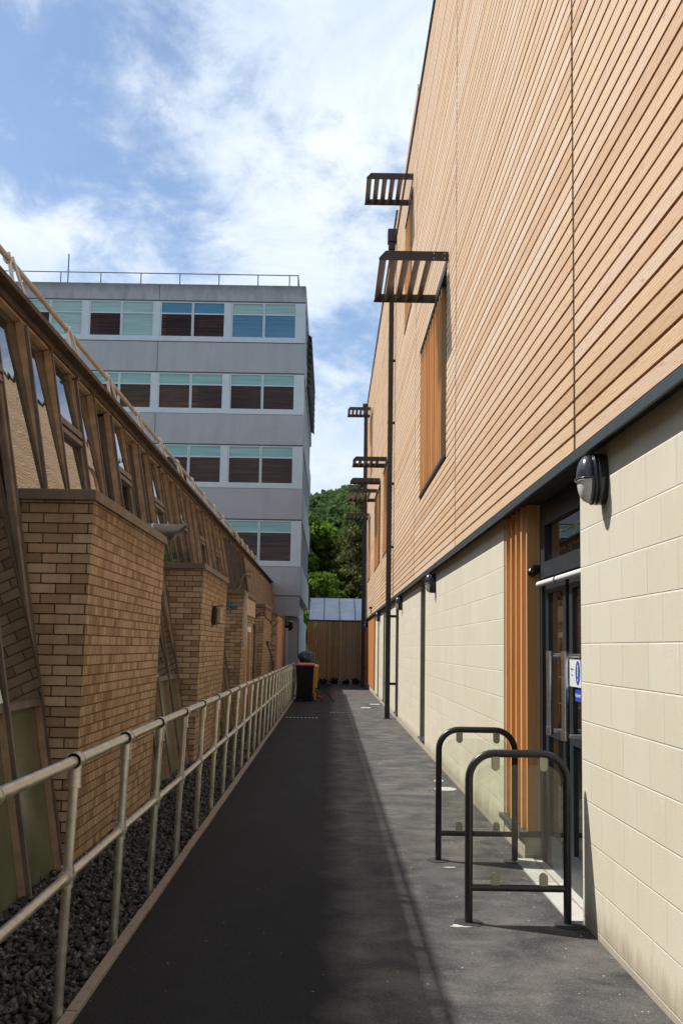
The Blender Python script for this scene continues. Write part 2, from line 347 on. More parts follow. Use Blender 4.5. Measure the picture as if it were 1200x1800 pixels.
def dark_glass(name, col=(0.012, 0.015, 0.014), ior=1.9, wave=0.05, rough=0.015, wscale=1.4):
    m, N, b = mat(name); p = N.pos()
    N.put(b.inputs['Base Color'], N.ramp(N.noise(p, 1.3, 3), [(0.3, tuple(k*0.7 for k in col)), (0.7, tuple(k*1.4 for k in col))]))
    b.inputs['IOR'].default_value = ior; b.inputs['Roughness'].default_value = rough
    N.put(b.inputs['Normal'], N.bump(N.noise(p, wscale, 2, 0.4), wave, 0.05)); return m
def clear_glass(name, tint=(0.90, 0.92, 0.89)):
    m, N, b = mat(name); out = N.n['Material Output']
    tr = N.new('ShaderNodeBsdfTransparent'); gl = N.new('ShaderNodeBsdfGlossy'); fr = N.new('ShaderNodeFresnel'); mx = N.new('ShaderNodeMixShader')
    dirt = N.noise(N.pos(), 9, 5, 0.7); N.put(tr.inputs[0], N.ramp(dirt, [(0.3, tint), (0.7, tuple(min(1, k*1.08) for k in tint))]))
    gl.inputs['Roughness'].default_value = 0.02; fr.inputs[0].default_value = 1.5
    N.l.new(fr.outputs[0], mx.inputs[0]); N.l.new(tr.outputs[0], mx.inputs[1]); N.l.new(gl.outputs[0], mx.inputs[2]); N.l.new(mx.outputs[0], out.inputs[0]); return m
def leafmat(name, stops, rough=0.8):
    m, N, b = mat(name); oi = N.noise(N.pos(), 1.1, 5, 0.7); r = N.noise(N.pos(), 9, 2, 0.5)
    N.put(b.inputs['Base Color'], N.ramp(N.math('ADD', N.math('MULTIPLY', oi, 0.6), N.math('MULTIPLY', r, 0.4)), stops))
    b.inputs['Roughness'].default_value = rough
    b.inputs['Specular IOR Level'].default_value = 0.12
    out = N.n['Material Output']; tl = N.new('ShaderNodeBsdfTranslucent'); mx = N.new('ShaderNodeMixShader'); mx.inputs[0].default_value = 0.42
    N.put(tl.inputs[0], N.ramp(oi, [(0.3, tuple(k*1.2 for k in stops[0][1])), (0.7, tuple(k*1.5 for k in stops[-1][1]))]))
    N.l.new(b.outputs[0], mx.inputs[1]); N.l.new(tl.outputs[0], mx.inputs[2]); N.l.new(mx.outputs[0], out.inputs[0]); return m
def galvanised():
    m, N, b = mat('galvanised_steel'); p = N.pos()
    v = N.new('ShaderNodeTexVoronoi'); N.put(v.inputs['Vector'], p); v.inputs['Scale'].default_value = 60
    n = N.noise(p, 9, 6, 0.65)
    c = N.mix(N.mapr(n, 0.35, 0.7), (0.42, 0.41, 0.36), (0.68, 0.67, 0.61)); c = N.mix(0.25, c, N.ramp(v.outputs['Color'], [(0, (0.38, 0.37, 0.30)), (1, (0.70, 0.68, 0.60))]))
    x, y, z = N.sep(p); c = N.mix(N.mapr(N.noise(p, 16, 4, 0.7), 0.62, 0.75, 0, 0.6), c, (0.22, 0.16, 0.10))
    N.put(b.inputs['Base Color'], c); b.inputs['Metallic'].default_value = 0.75; N.put(b.inputs['Roughness'], N.mapr(n, 0.3, 0.7, 0.26, 0.46))
    N.put(b.inputs['Normal'], N.bump(n, 0.15, 0.003)); return m
def slat_glass(name):   # dark pane behind which brown slatted blinds hang
    m, N, b = mat(name); x, y, z = N.sep(N.pos())
    s = N.noise(N.comb(N.math('MULTIPLY', x, 0.7), y, N.math('MULTIPLY', z, 22)), 1.0, 4, 0.65)
    r = N.white(N.comb(N.math('FLOOR', N.math('DIVIDE', x, 1.55)), N.math('FLOOR', N.math('DIVIDE', z, 3.4)), 2))
    c = N.ramp(s, [(0.32, (0.010, 0.004, 0.003)), (0.50, (0.045, 0.018, 0.009)), (0.70, (0.14, 0.055, 0.026))])
    c = N.mix(N.math('MULTIPLY', r, 0.6), c, (0.012, 0.006, 0.005))
    N.put(b.inputs['Base Color'], c); b.inputs['Roughness'].default_value = 0.04; b.inputs['IOR'].default_value = 1.35; return m
def teal_sky_glass(name, col):  # pane whose base colour stands in for the reflected sky
    m, N, b = mat(name); x, y, z = N.sep(N.pos())
    s = N.noise(N.comb(N.math('MULTIPLY', x, 0.5), y, N.math('MULTIPLY', z, 14)), 1.0, 3, 0.5)
    c = N.ramp(s, [(0.3, tuple(k*0.8 for k in col)), (0.7, tuple(k*1.15 for k in col))]); N.put(b.inputs['Base Color'], c)
    b.inputs['Roughness'].default_value = 0.05; b.inputs['IOR'].default_value = 1.7
    N.put(b.inputs['Normal'], N.bump(N.noise(N.pos(), 0.7, 2, 0.4), 0.05, 0.05)); return m

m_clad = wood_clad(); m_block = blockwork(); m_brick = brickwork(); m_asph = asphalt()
m_fin = wood_vert('larch_fin', (0.66, 0.335, 0.115), (0.76, 0.47, 0.22), (0.54, 0.23, 0.07))
m_tpanel = wood_vert('larch_panel', (0.50, 0.20, 0.065), (0.58, 0.25, 0.085), (0.38, 0.13, 0.035))
m_fence = wood_vert('fence_timber', (0.42, 0.23, 0.105), (0.58, 0.35, 0.18), (0.24, 0.12, 0.055), 0.8)
m_fence2 = wood_vert('fence_timber_dark', (0.15, 0.09, 0.05), (0.21, 0.13, 0.075), (0.08, 0.045, 0.025), 0.85)
m_back = simple('membrane', (0.030, 0.012, 0.005), 0.9)
m_dark = simple('dark_grey_metal', (0.030, 0.036, 0.040), 0.42, 0.0, 0.1, spec=0.5)
m_flash = simple('flashing', (0.042, 0.055, 0.062), 0.40, 0.0, 0.12, 3, spec=0.5)
m_pipe = simple('brown_black_metal', (0.030, 0.022, 0.020), 0.45, 0, 0.12)
m_louv = simple('louvre_metal', (0.16, 0.18, 0.19), 0.5)
m_blade = simple('blade_metal', (0.10, 0.085, 0.078), 0.4, 0.2, 0.12)
m_frame = simple('door_frame_grey', (0.024, 0.032, 0.038), 0.38, 0.0, 0.08)
m_black = simple('black_paint', (0.010, 0.010, 0.011), 0.25, 0, 0.1, coat=0.3)
m_hoop = simple('satin_black_tube', (0.020, 0.019, 0.020), 0.32, 0, 0.2, 12, bump=0.05, bscale=200)
m_steel = simple('brushed_steel', (0.66, 0.65, 0.63), 0.34, 1.0, 0.1, 30)
m_white = simple('white_plastic', (0.75, 0.75, 0.73), 0.4, 0, 0.04)
m_signw = simple('sign_white', (0.78, 0.80, 0.80), 0.35, 0, 0.02); m_signb = simple('sign_blue', (0.02, 0.08, 0.50), 0.35, 0, 0.03)
m_txt = simple('sign_text', (0.18, 0.19, 0.22), 0.5, 0, 0.02)
m_doorglass = dark_glass('door_glass', (0.010, 0.009, 0.008), 1.6, 0.02)
m_winglass = dark_glass('window_glass', (0.010, 0.012, 0.014), 1.6, 0.02)
m_thresh = concrete('threshold', (0.52, 0.51, 0.48), (0.36, 0.27, 0.18), 0.3, 4)
m_diff = simple('opal_diffuser', (0.62, 0.62, 0.55), 0.25, 0, 0.03); m_lampb = simple('lamp_body', (0.022, 0.026, 0.034), 0.25, 0, 0.1, coat=0.3)
m_coping = simple('pier_flashing', (0.150, 0.115, 0.092), 0.6, 0, 0.25, 5, bump=0.1, bscale=30)
m_mull = simple('bronze_mullion', (0.125, 0.106, 0.092), 0.55, 0.15, 0.35, 4, bump=0.15, bscale=40)
m_mull2 = simple('bronze_mullion_dark', (0.060, 0.046, 0.036), 0.5, 0.1, 0.3, 4)
m_edge = simple('oxidised_edge', (0.36, 0.25, 0.165), 0.6, 0.1, 0.3, 8)
m_lglass = dark_glass('old_glazing', (0.030, 0.032, 0.026), 3.4, 0.035, 0.012, 2.2)
m_green = dark_glass('green_panel', (0.115, 0.135, 0.080), 1.5, 0.05, 0.18)
m_inside = simple('dark_interior', (0.02, 0.02, 0.018), 0.9)
m_galv = galvanised(); m_alu = simple('scaffold_tube', (0.42, 0.36, 0.27), 0.45, 0.5, 0.2, 6); m_alu2 = simple('bracket_metal', (0.55, 0.56, 0.56), 0.35, 0.8, 0.15, 12)
m_conc = concrete('grey_panel', (0.415, 0.44, 0.465), (0.24, 0.235, 0.235), 0.25, 0.9)
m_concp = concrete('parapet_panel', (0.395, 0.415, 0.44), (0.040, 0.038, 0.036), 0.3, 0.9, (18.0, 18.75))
m_concside = concrete('side_panel', (0.42, 0.43, 0.44), (0.25, 0.25, 0.25), 0.2, 0.9)
m_wframe = simple('pale_blue_frame', (0.52, 0.60, 0.64), 0.45, 0, 0.06, 2); m_wframe2 = simple('frame_shadow_gap', (0.09, 0.11, 0.125), 0.5)
m_slatg = slat_glass('blind_glass'); m_teal = teal_sky_glass('teal_sky_glass', (0.17, 0.38, 0.37)); m_teal2 = teal_sky_glass('green_sky_glass', (0.30, 0.46, 0.43)); m_skyg = teal_sky_glass('blue_sky_glass', (0.06, 0.20, 0.32))
m_kerb = concrete('kerb_concrete', (0.30, 0.255, 0.225), (0.13, 0.105, 0.085), 0.5, 6)
m_poly = simple('polycarbonate', (0.66, 0.74, 0.84), 0.3, 0, 0.2, 0.9)
m_bin = simple('bin_black', (0.005, 0.005, 0.007), 0.55, 0, 0.1, spec=0.2); m_red = simple('bin_red', (0.42, 0.025, 0.035), 0.4, 0, 0.1); m_yel = simple('bin_yellow', (0.55, 0.29, 0.02), 0.45, 0, 0.1)
m_rub = simple('rubber', (0.015, 0.015, 0.015), 0.7)
m_bag = simple('bag_plastic', (0.022, 0.034, 0.050), 0.45, 0, 0.6, 9, bump=0.4, bscale=16)
m_render = simple('pink_render', (0.46, 0.31, 0.24), 0.8, 0, 0.12, 3, bump=0.1)
m_brown = simple('brown_door', (0.075, 0.032, 0.018), 0.5, 0, 0.2); m_twig = simple('dry_twig', (0.12, 0.07, 0.045), 0.9, 0, 0.3)
m_paint = simple('road_paint', (0.62, 0.60, 0.56), 0.7, 0, 0.15, 30)
m_soil = simple('soil', (0.045, 0.038, 0.028), 0.95, 0, 0.3, 5, bump=0.4)
m_bark = simple('bark', (0.09, 0.06, 0.04), 0.9, 0, 0.3, 5, bump=0.5, bscale=20)
m_olive = simple('olive_lining', (0.42, 0.375, 0.28), 0.6)
m_soff = simple('soffit_board', (0.030, 0.024, 0.020), 0.8)
m_blue = simple('blue_paint', (0.02, 0.16, 0.32), 0.5, 0, 0.2)

# ================================================================= SETTING
g = MB(); g.add([(-700, -300, -0.10), (700, -300, -0.10), (700, 900, -0.10), (-700, 900, -0.10)], [(0, 1, 2, 3)])
mg, N_, b_ = mat('rough_ground'); p_ = N_.pos()
N_.put(b_.inputs['Base Color'], N_.ramp(N_.noise(p_, 0.6, 8, 0.7), [(0.3, (0.07, 0.075, 0.04)), (0.7, (0.15, 0.135, 0.09))])); b_.inputs['Roughness'].default_value = 0.95
gr = g.build('ground', mg, fix=False); gr['kind'] = 'structure'
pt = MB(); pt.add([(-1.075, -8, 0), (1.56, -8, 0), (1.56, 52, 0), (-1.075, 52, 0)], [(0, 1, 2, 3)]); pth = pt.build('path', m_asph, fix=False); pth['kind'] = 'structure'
k = MB(); yy = -7.0
while yy < 33:
    L = 0.905; dx = random.uniform(-0.004, 0.004); dz = random.uniform(-0.003, 0.004)
    k.box(-1.128+dx, -1.074+dx, yy, yy+L-0.008, -0.12, 0.022+dz, 0.005); yy += L
kb = k.build('kerb', m_kerb); kb['kind'] = 'structure'
# soil bed under the gravel
gb = MB(); gb.add([(-2.6, -8, -0.075), (-1.12, -8, -0.075), (-1.12, 47, -0.075), (-2.6, 47, -0.075)], [(0, 1, 2, 3)])
sb = gb.build('soil_bed', m_soil, fix=False); sb['kind'] = 'structure'
# gravel: thousands of chippings in one mesh
def gravel():
    base = np.array([(1,0,0),(-1,0,0),(0,1,0),(0,-1,0),(0,0,1),(0,0,-1),(.6,.6,.5),(-.6,.6,-.5),(.6,-.6,-.45),(-.6,-.6,.5)], float)
    bm = bmesh.new()
    for v in base: bm.verts.new(v)
    bmesh.ops.convex_hull(bm, input=bm.verts[:]); bm.verts.index_update(); bmesh.ops.triangulate(bm, faces=bm.faces[:])
    bm.verts.index_update(); V0 = np.array([v.co[:] for v in bm.verts]); F0 = np.array([[v.index for v in f.verts] for f in bm.faces]); bm.free()
    segs = [(3.0, 9.0, 0.0195, 13500), (9.0, 16.0, 0.022, 9000), (16.0, 34.0, 0.030, 7500)]
    P, S = [], []
    for a, b, s, n in segs:
        P.append(np.stack([rng.uniform(-1.98, -1.13, n), rng.uniform(a, b, n), rng.uniform(-0.068, -0.012, n)], 1)); S.append(s*rng.uniform(0.6, 1.6, n))
    P = np.concatenate(P); S = np.concatenate(S); n = len(P)
    q = rng.normal(size=(n, 4)); q /= np.linalg.norm(q, axis=1)[:, None]
    a, b, c, d = q.T
    R = np.stack([np.stack([1-2*(c*c+d*d), 2*(b*c-a*d), 2*(b*d+a*c)], 1), np.stack([2*(b*c+a*d), 1-2*(b*b+d*d), 2*(c*d-a*b)], 1), np.stack([2*(b*d-a*c), 2*(c*d+a*b), 1-2*(b*b+c*c)], 1)], 1)
    jit = V0[None]*rng.uniform(0.6, 1.3, (n, len(V0), 1))*np.array([1.25, 0.85, 0.5])
    V = np.einsum('nij,nkj->nki', R, jit)*S[:, None, None]+P[:, None]
    F = F0[None]+(np.arange(n)*len(V0))[:, None, None]
    me = bpy.data.meshes.new('gravel'); nv = n*len(V0); nf = n*len(F0)
    me.vertices.add(nv); me.vertices.foreach_set('co', V.reshape(-1)); me.loops.add(nf*3); me.polygons.add(nf)
    me.loops.foreach_set('vertex_index', F.reshape(-1).astype(np.int32)); me.polygons.foreach_set('loop_start', np.arange(nf, dtype=np.int32)*3)
    me.update(calc_edges=True)
    m, N, b = mat('slate_chippings'); p = N.pos()
    v = N.new('ShaderNodeTexVoronoi'); N.put(v.inputs['Vector'], p); v.inputs['Scale'].default_value = 34
    c = N.ramp(N.sep(v.outputs['Color'])[0], [(0.0, (0.014, 0.013, 0.014)), (0.45, (0.034, 0.032, 0.032)), (0.78, (0.065, 0.062, 0.060)), (0.96, (0.17, 0.155, 0.14))])
    N.put(b.inputs['Base Color'], c); b.inputs['Roughness'].default_value = 0.75
    return link('gravel', me, m)
go = gravel(); go['kind'] = 'stuff'; tag(go, 'dark grey slate chippings in the strip between railing and brick piers', 'gravel')

# drainage gratings across the path
for (x0, x1, yc, lab) in [(-1.0, -0.22, 24.25, 'slotted metal drain grating on the left, shaded side of the asphalt path'), (0.0, 0.72, 26.4, 'slotted metal drain grating at mid path, farther from the camera')]:
    t = thing('drain_grating', lab, 'drain grating', ((x0+x1)/2, yc, 0.0), 'drain gratings set in the path')
    f = MB(); f.box(x0, x1, yc-0.075, yc+0.075, -0.03, 0.004); f.build('channel', m_black, t)
    s = MB(); xx = x0+0.02
    while xx < x1-0.03: s.box(xx, xx+0.035, yc-0.055, yc+0.055, 0.0045, 0.012); xx += 0.085
    s.build('bars', m_alu2, t)
for (x0, x1, yc, lab) in [(0.87, 1.12, 28.8, 'short white painted bar on the path, nearer of two'), (1.18, 1.46, 30.6, 'short white painted bar on the path, farther and closer to the wall')]:
    o = MB().box(x0, x1, yc-0.13, yc+0.13, 0.0005, 0.0045).build('painted_mark', m_paint); tag(o, lab, 'road marking', 'white bars painted on the path')
cr_ = MB()
for _ in range(260):
    yy_ = random.uniform(4.5, 24)**1.0; xx_ = 1.53-abs(random.gauss(0, 0.16)) if random.random() < 0.6 else random.uniform(0.2, 1.5); q_ = random.uniform(0.002, 0.0065)
    cr_.add([(xx_-q_, yy_-q_, 0.0), (xx_+q_, yy_-q_*.6, 0.0), (xx_+q_*.7, yy_+q_, 0.0), (xx_-q_*.8, yy_+q_*.9, 0.0), (xx_, yy_, q_)], [(0,1,4), (1,2,4), (2,3,4), (3,0,4)])
cro = cr_.build('mortar_crumbs', m_thresh); cro['kind'] = 'stuff'; tag(cro, 'pale crumbs of mortar scattered on the asphalt along the cream wall', 'crumbs')
def disc(mb, cx, cy, rx, ry, z0, z1, n=28, jit=0.0):
    pts = [(cx+rx*math.cos(2*math.pi*i/n)*(1+random.uniform(-jit, jit)), cy+ry*math.sin(2*math.pi*i/n)*(1+random.uniform(-jit, jit))) for i in range(n)]
    vs = [(a, b, z0) for a, b in pts]+[(a, b, z1) for a, b in pts]
    mb.add(vs, [tuple(range(n, 2*n))]+[(i, (i+1) % n, n+(i+1) % n, n+i) for i in range(n)])
mb = MB(); disc(mb, 1.37, 12.4, 0.125, 0.16, 0, 0.005, 28, 0.06); disc(mb, 1.37, 13.15, 0.06, 0.09, 0, 0.005, 20, 0.15)
tag(mb.build('mortar_spill', m_thresh), 'pale mortar splash dried on the asphalt beside the cream wall', 'mortar splash')

# ================================================================= RIGHT BUILDING
XB, XC, XF = 1.54, 1.45, 1.44      # block face, cladding face, flashing face
YE = 48.6; YS = -9.0
ROOF1, ROOF2 = 11.53, 12.12
bld = thing('timber_clad_building', 'long building with larch boarding over cream blockwork on the right of the path', 'building', (3.0, 20.0, 0.0))
recess = [(17.05, 17.95, 0.13, 2.788), (23.7, 24.75, 0.13, 2.788), (29.6, 30.5, 0.13, 2.788), (33.2, 34.0, 0.13, 2.788)]
wmb = MB()
wall_grid(wmb, XB, 1.80, YS, YE, -0.1, 2.791, [(6.45, 9.32, -0.2, 2.80)]+recess+[(35.9, 46.5, 0.2, 2.80)])
wmb.build('block_wall', m_block, bld)
# plinth block under the fin screen at the door and solid core behind everything
MB().box(1.545, 1.80, 8.36, 9.319, -0.1, 0.17).build('plinth', m_block, bld)
core = MB(); core.box(1.94, 16, YS, YE, -0.1, 2.8); core.box(1.82, 16, YS, YE, 2.8, ROOF1-0.15); core.box(1.9, 16, 24.5, YE, ROOF1-0.15, ROOF2-0.15)
core.build('inner_wall', m_inside, bld)
# windows (upper) : ya, yb, za, zb, split between glazing (near part) and fin screen (far part)
wins = [(13.3, 17.3, 4.15, 6.62, 14.05), (19.45, 21.4, 8.2, 10.5, 19.9), (27.2, 29.75, 4.18, 6.62, 28.0), (31.3, 35.5, 4.18, 6.62, 32.6), (38.2, 40.2, 8.2, 10.5, 38.8), (39.2, 41.5, 4.22, 6.62, 39.7)]
# cladding boards, one real board per row and panel
cl = MB(); joints = [YS]+[0.13+6.07*i for i in range(0, 9)]; joints = [j for j in joints if j < YE-0.5]+[YE]
nrow = int((ROOF2-0.05-BZ0)/BP)
for r in range(nrow):
    z0 = BZ0+r*BP; z1 = z0+BP-0.0195
    for i in range(len(joints)-1):
        a, b = joints[i]+0.024, joints[i+1]-0.024
        if z1 > ROOF1-0.03:
            if b < 24.3: continue
        segs = [(a, b)]
        for (ya, yb, za, zb, sp) in wins:
            if z1 > za and z0 < zb:
                ns = []
                for (s0, s1) in segs:
                    if yb <= s0 or ya >= s1: ns.append((s0, s1)); continue
                    if ya > s0: ns.append((s0, ya-0.004))
                    if yb < s1: ns.append((yb+0.004, s1))
                segs = ns
        for (s0, s1) in segs:
            if s1-s0 < 0.03: continue
            ex = random.uniform(-0.0015, 0.0015)
            # face slightly tilted like a shiplap profile
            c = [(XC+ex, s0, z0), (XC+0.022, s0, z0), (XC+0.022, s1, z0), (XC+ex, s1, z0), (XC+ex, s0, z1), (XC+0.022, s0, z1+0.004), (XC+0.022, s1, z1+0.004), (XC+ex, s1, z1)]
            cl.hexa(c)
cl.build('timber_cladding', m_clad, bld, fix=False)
bk = MB(); hl = [(a, b, c, d) for a, b, c, d, _ in wins]
wall_grid(bk, XC+0.07, 1.80, YS, 24.3, 2.815, ROOF1-0.02, hl); bk.build('cladding_backing', m_back, bld)
bk = MB(); wall_grid(bk, XC+0.07, 1.80, 24.3, YE, 2.815, ROOF2-0.02, hl); bk.build('cladding_backing', m_back, bld)
fl = MB(); fl.box(XF, XF+0.012, YS, YE, 2.752, 2.812)
fl.box(XF-0.004, XF, YS, YE, 2.752, 2.762); flo = fl.build('base_flashing', m_flash, bld)
MB().box(XF+0.0125, 1.80, YS, YE, 2.793, 2.8125).build('soffit', m_soff, flo)
cp = MB(); cp.box(XC-0.03, 2.2, YS, 24.3, ROOF1-0.015, ROOF1+0.045); cp.box(XC-0.03, 2.2, 24.32, YE, ROOF2-0.015, ROOF2+0.045); cp.build('roof_coping', m_dark, bld)
# upper windows
for (ya, yb, za, zb, sp) in wins:
    wf = MB(); t = 0.02
    wf.box(XC-0.004, 1.79, ya-0.002, ya+t, za+t, zb-t); wf.box(XC+0.004, 1.79, yb-t, yb+0.002, za+t, zb-t)
    wf.box(XC-0.012, 1.79, ya-0.02, yb+0.02, za-0.012, za+t); wf.box(XC-0.012, 1.79, ya-0.02, yb+0.02, zb-t, zb+0.03)
    wo = wf.build('window', m_dark, bld)
    MB().box(1.70, 1.72, ya+t, yb-t, za+t, zb-t).build('pane', m_winglass, wo)
    jb = MB(); jb.box(XC+0.004, 1.60, yb-t-0.045, yb-t-0.002, za+t+.002, zb-t-.002)
    jb.box(XC+0.004, 1.60, sp-0.035, sp, za+t+.002, zb-t-.002)
    y = sp+0.24
    jb.box(XC+0.108, XC+0.125, sp+0.002, yb-t-0.05, za+t+.002, zb-t-.002)  # added back board, there to bounce sun onto the fin sides
    while y < yb-0.12: jb.box(XC+0.006, XC+0.105, y, y+0.040, za+t+.002, zb-t-.002); y += 0.27
    jb.build('timber_fin_screen', m_fin, wo)
# sunshades: ya, yb, z, tip x
shades = [(13.11, 14.79, 6.63, 0.55), (19.30, 20.50, 10.60, 0.55), (27.95, 29.0, 6.66, 0.53), (31.65, 32.15, 6.68, 0.53), (33.6, 35.8, 6.64, 0.52), (40.1, 41.4, 10.86, 0.54), (40.6, 41.8, 6.74, 0.52)]
for (ya, yb, z, xt) in shades:
    a = MB()
    for yv in (ya, yb-0.012):
        pr = [(XC+0.01, z), (xt, z), (xt, z+0.03), (xt+0.085, z+0.125), (XC+0.01, z+0.125)]
        vs = [(p, yv, q) for p, q in pr]+[(p, yv+0.012, q) for p, q in pr]
        a.add(vs, [(0,1,2,3,4), (9,8,7,6,5)]+[(i, (i+1) % 5, 5+(i+1) % 5, 5+i) for i in range(5)])
    a.box(XC-0.012, XC-0.004, ya+0.006, yb-0.006, z+0.03, z+0.09)
    so_ = a.build('sunshade', m_pipe, bld)
    nb = 5 if yb-ya > 0.8 else 4
    sl = MB()
    for i in range(nb):
        xc = xt+0.035+(XC-0.20-xt)*i/(nb-0.35)
        # angled blade running from arm to arm
        c = [(xc-0.030, ya+0.013, z+0.006), (xc-0.022, ya+0.013, z+0.006), (xc+0.075, ya+0.013, z+0.112), (xc+0.067, ya+0.013, z+0.112)]
        vs = c+[(p, yb-0.013, q) for p, _, q in c]
        sl.add(vs, [(0,1,2,3), (7,6,5,4)]+[(i_, (i_+1) % 4, 4+(i_+1) % 4, 4+i_) for i_ in range(4)])
    sl.build('blades', m_blade, so_)
    bt = MB()
    for bx in (XC-0.05, XC-0.19):
        for bz in (0.03, 0.095):
            bt.tube([(bx, ya-0.005, z+bz), (bx, ya, z+bz)], 0.008, 8)
    bt.build('bolts', m_alu2, so_)
# narrow recessed ground floor windows
for (ya, yb, za, zb) in recess:
    f = MB(); f.box(1.70, 1.76, ya, ya+0.05, za, zb); f.box(1.70, 1.76, yb-0.05, yb, za, zb); f.box(1.70, 1.76, ya+0.05, yb-0.05, za, za+0.05); f.box(1.70, 1.76, ya+0.05, yb-0.05, zb-0.05, zb)
    wo = f.build('window', m_frame, bld); MB().box(1.72, 1.735, ya+0.05, yb-0.05, za+0.05, zb-0.05).build('pane', m_winglass, wo)
    MB().box(XB-0.035, 1.70, ya+0.004, yb-0.004, za+0.001, za+0.022).build('sill', m_flash, wo)
    lin = MB(); lin.box(1.545, 1.70, yb-0.012, yb-0.001, za+0.022, zb); lin.box(1.545, 1.70, ya+0.001, ya+0.012, za+0.022, zb)
    lin.build('reveal_lining', m_olive, wo)
# far timber panel of vertical boards
tp = MB(); y = 35.95
while y < 46.4: tp.box(1.50, 1.56, y, y+0.128, 0.22, 2.74, 0.003); y += 0.14
tpo = tp.build('timber_panel', m_tpanel, bld)
MB().box(1.53, 1.80, 35.9, 46.5, 0.19, 0.215).build('panel_sill', m_flash, tpo)
MB().box(1.561, 1.80, 35.9, 46.5, 0.215, 2.75).build('panel_backing', m_back, tpo)
# fin screen by the door
fs = MB()
for y in (9.24, 8.98, 8.74, 8.50): fs.box(1.548, 1.64, y, y+0.048, 0.215, 2.790)
fs.box(1.565, 1.675, 8.355, 8.395, 0.215, 2.790); fs.box(1.645, 1.67, 8.395, 9.30, 0.215, 2.790)
fso = fs.build('timber_fin_screen', m_fin, bld)
MB().box(1.50, 1.72, 8.34, 9.34, 0.172, 0.212).build('sill', m_flash, fso)
# entrance doors, set back
dr = thing_y = MB()
XD = 1.665
dr.box(XD, XD+0.07, 8.16, 8.34, 0.0, 2.79); dr.box(XD, XD+0.07, 6.46, 6.56, 0, 2.79); dr.box(XD-0.03, XD+0.07, 6.56, 8.16, 2.18, 2.30); dr.box(XD, XD+0.07, 6.56, 8.16, 2.60, 2.79)
dr.box(XD-0.018, XD, 8.17, 8.19, 0.02, 2.16); 
door = dr.build('entrance_door', m_frame, bld)
MB().box(XD+0.03, XD+0.04, 6.56, 8.16, 2.30, 2.60).build('transom_pane', m_doorglass, door)
for (a, b) in ((7.44, 8.14), (6.58, 7.34)):
    lf = MB(); x0, x1 = XD+0.004, XD+0.05
    lf.box(x0, x1, a, a+0.10, 0.02, 2.16); lf.box(x0, x1, b-0.10, b, 0.02, 2.16); lf.box(x0, x1, a+0.1, b-0.1, 2.06, 2.16); lf.box(x0, x1, a+0.1, b-0.1, 0.02, 0.24)
    lf.box(x0, x1, a+0.1, b-0.1, 0.98, 1.04)
    lf.build('door_leaf', m_frame, door); MB().box(x0+0.018, x0+0.028, a+0.1, b-0.1, 0.24, 2.06).build('glass', m_doorglass, door)
for yv, xv in ((7.50, 1.565), (7.02, 1.565)):
    h = MB()
    h.tube([(xv, yv, 1.03), (xv, yv, 1.62)], 0.0225, 16)
    for zz in (1.06, 1.59): h.tube([(xv, yv, zz-0.028), (xv, yv, zz+0.028)], 0.027, 16); h.tube([(xv, yv, zz), (XD+0.006, yv, zz)], 0.014, 10)
    h.build('handle', m_steel, door)
c_ = MB(); c_.tube([(XD-0.05, 8.14, 2.135), (XD-0.05, 7.5, 2.135)], 0.022, 12); c_.tube([(XD-0.05, 7.47, 2.135), (XD-0.05, 6.6, 2.135)], 0.022, 12)
c_.build('sensor_bar', m_white, door); MB().tube([(XD-0.05, 7.5, 2.135), (XD-0.05, 7.47, 2.135)], 0.025, 12).build('bar_joint', m_black, door)
# door notice: white panel, blue roundel with exclamation mark, small blue strip below
sg = MB(); sg.box(XD+0.003, XD+0.0035, 6.80, 7.33, 1.38, 1.565); sgo = sg.build('notice', m_signw, door)
rr = MB(); disc(rr, 0, 0, 0.072, 0.072, 0, 0.001, 32)
ring = rr.build('roundel', m_signb, None); ring.data.transform(Matrix(((0,0,-1,XD+0.0025),(0.0,-1,0,6.955),(1,0,0,0),(0,0,0,1))))
ring.data.transform(Matrix.Identity(4))
# orient: disc in xy plane -> facing -X
ring.data.clear_geometry()
n = 32; vs = [(XD+0.002, 7.088+0.066*math.cos(2*math.pi*i/n), 1.475+0.082*math.sin(2*math.pi*i/n)) for i in range(n)]
ring.data.from_pydata(vs, [], [tuple(range(n))]); ring.parent = sgo; ring.data.transform(Matrix.Translation(-ORG['timber_clad_building']))
ex = MB(); ex.box(XD+0.0005, XD+0.001, 7.078, 7.098, 1.45, 1.53); ex.box(XD+0.0005, XD+0.001, 7.078, 7.098, 1.42, 1.438); ex.build('exclamation_mark', m_signw, sgo)
MB().box(XD+0.002, XD+0.003, 6.99, 7.16, 1.285, 1.365).build('blue_strip', m_signb, door)
def wall_text(body, size, ycen, zc, xx, m, parent, name='lettering'):
    me = text_mesh(body, size); me.transform(Matrix(((0,0,-1,xx),(-1,0,0,ycen),(0,1,0,zc),(0,0,0,1)))); o = link(name, me, m, parent); return o
wall_text('Automatic', 0.018, 7.25, 1.50, XD+0.001, m_txt, sgo); wall_text('door', 0.018, 7.25, 1.46, XD+0.001, m_txt, sgo)
wall_text('Keep clear', 0.034, 7.075, 1.325, XD+0.0005, m_signw, door)
th = MB(); th.box(1.46, 1.74, 6.47, 8.34, -0.02, 0.012); tho = th.build('threshold', m_thresh, bld)
MB().box(1.60, 1.612, 6.47, 8.34, 0.0125, 0.0145).build('threshold_strip', m_edge, tho)
MB().box(1.74, 1.94, 6.46, 9.3, 2.3, 2.75).build('door_soffit', m_black, bld)
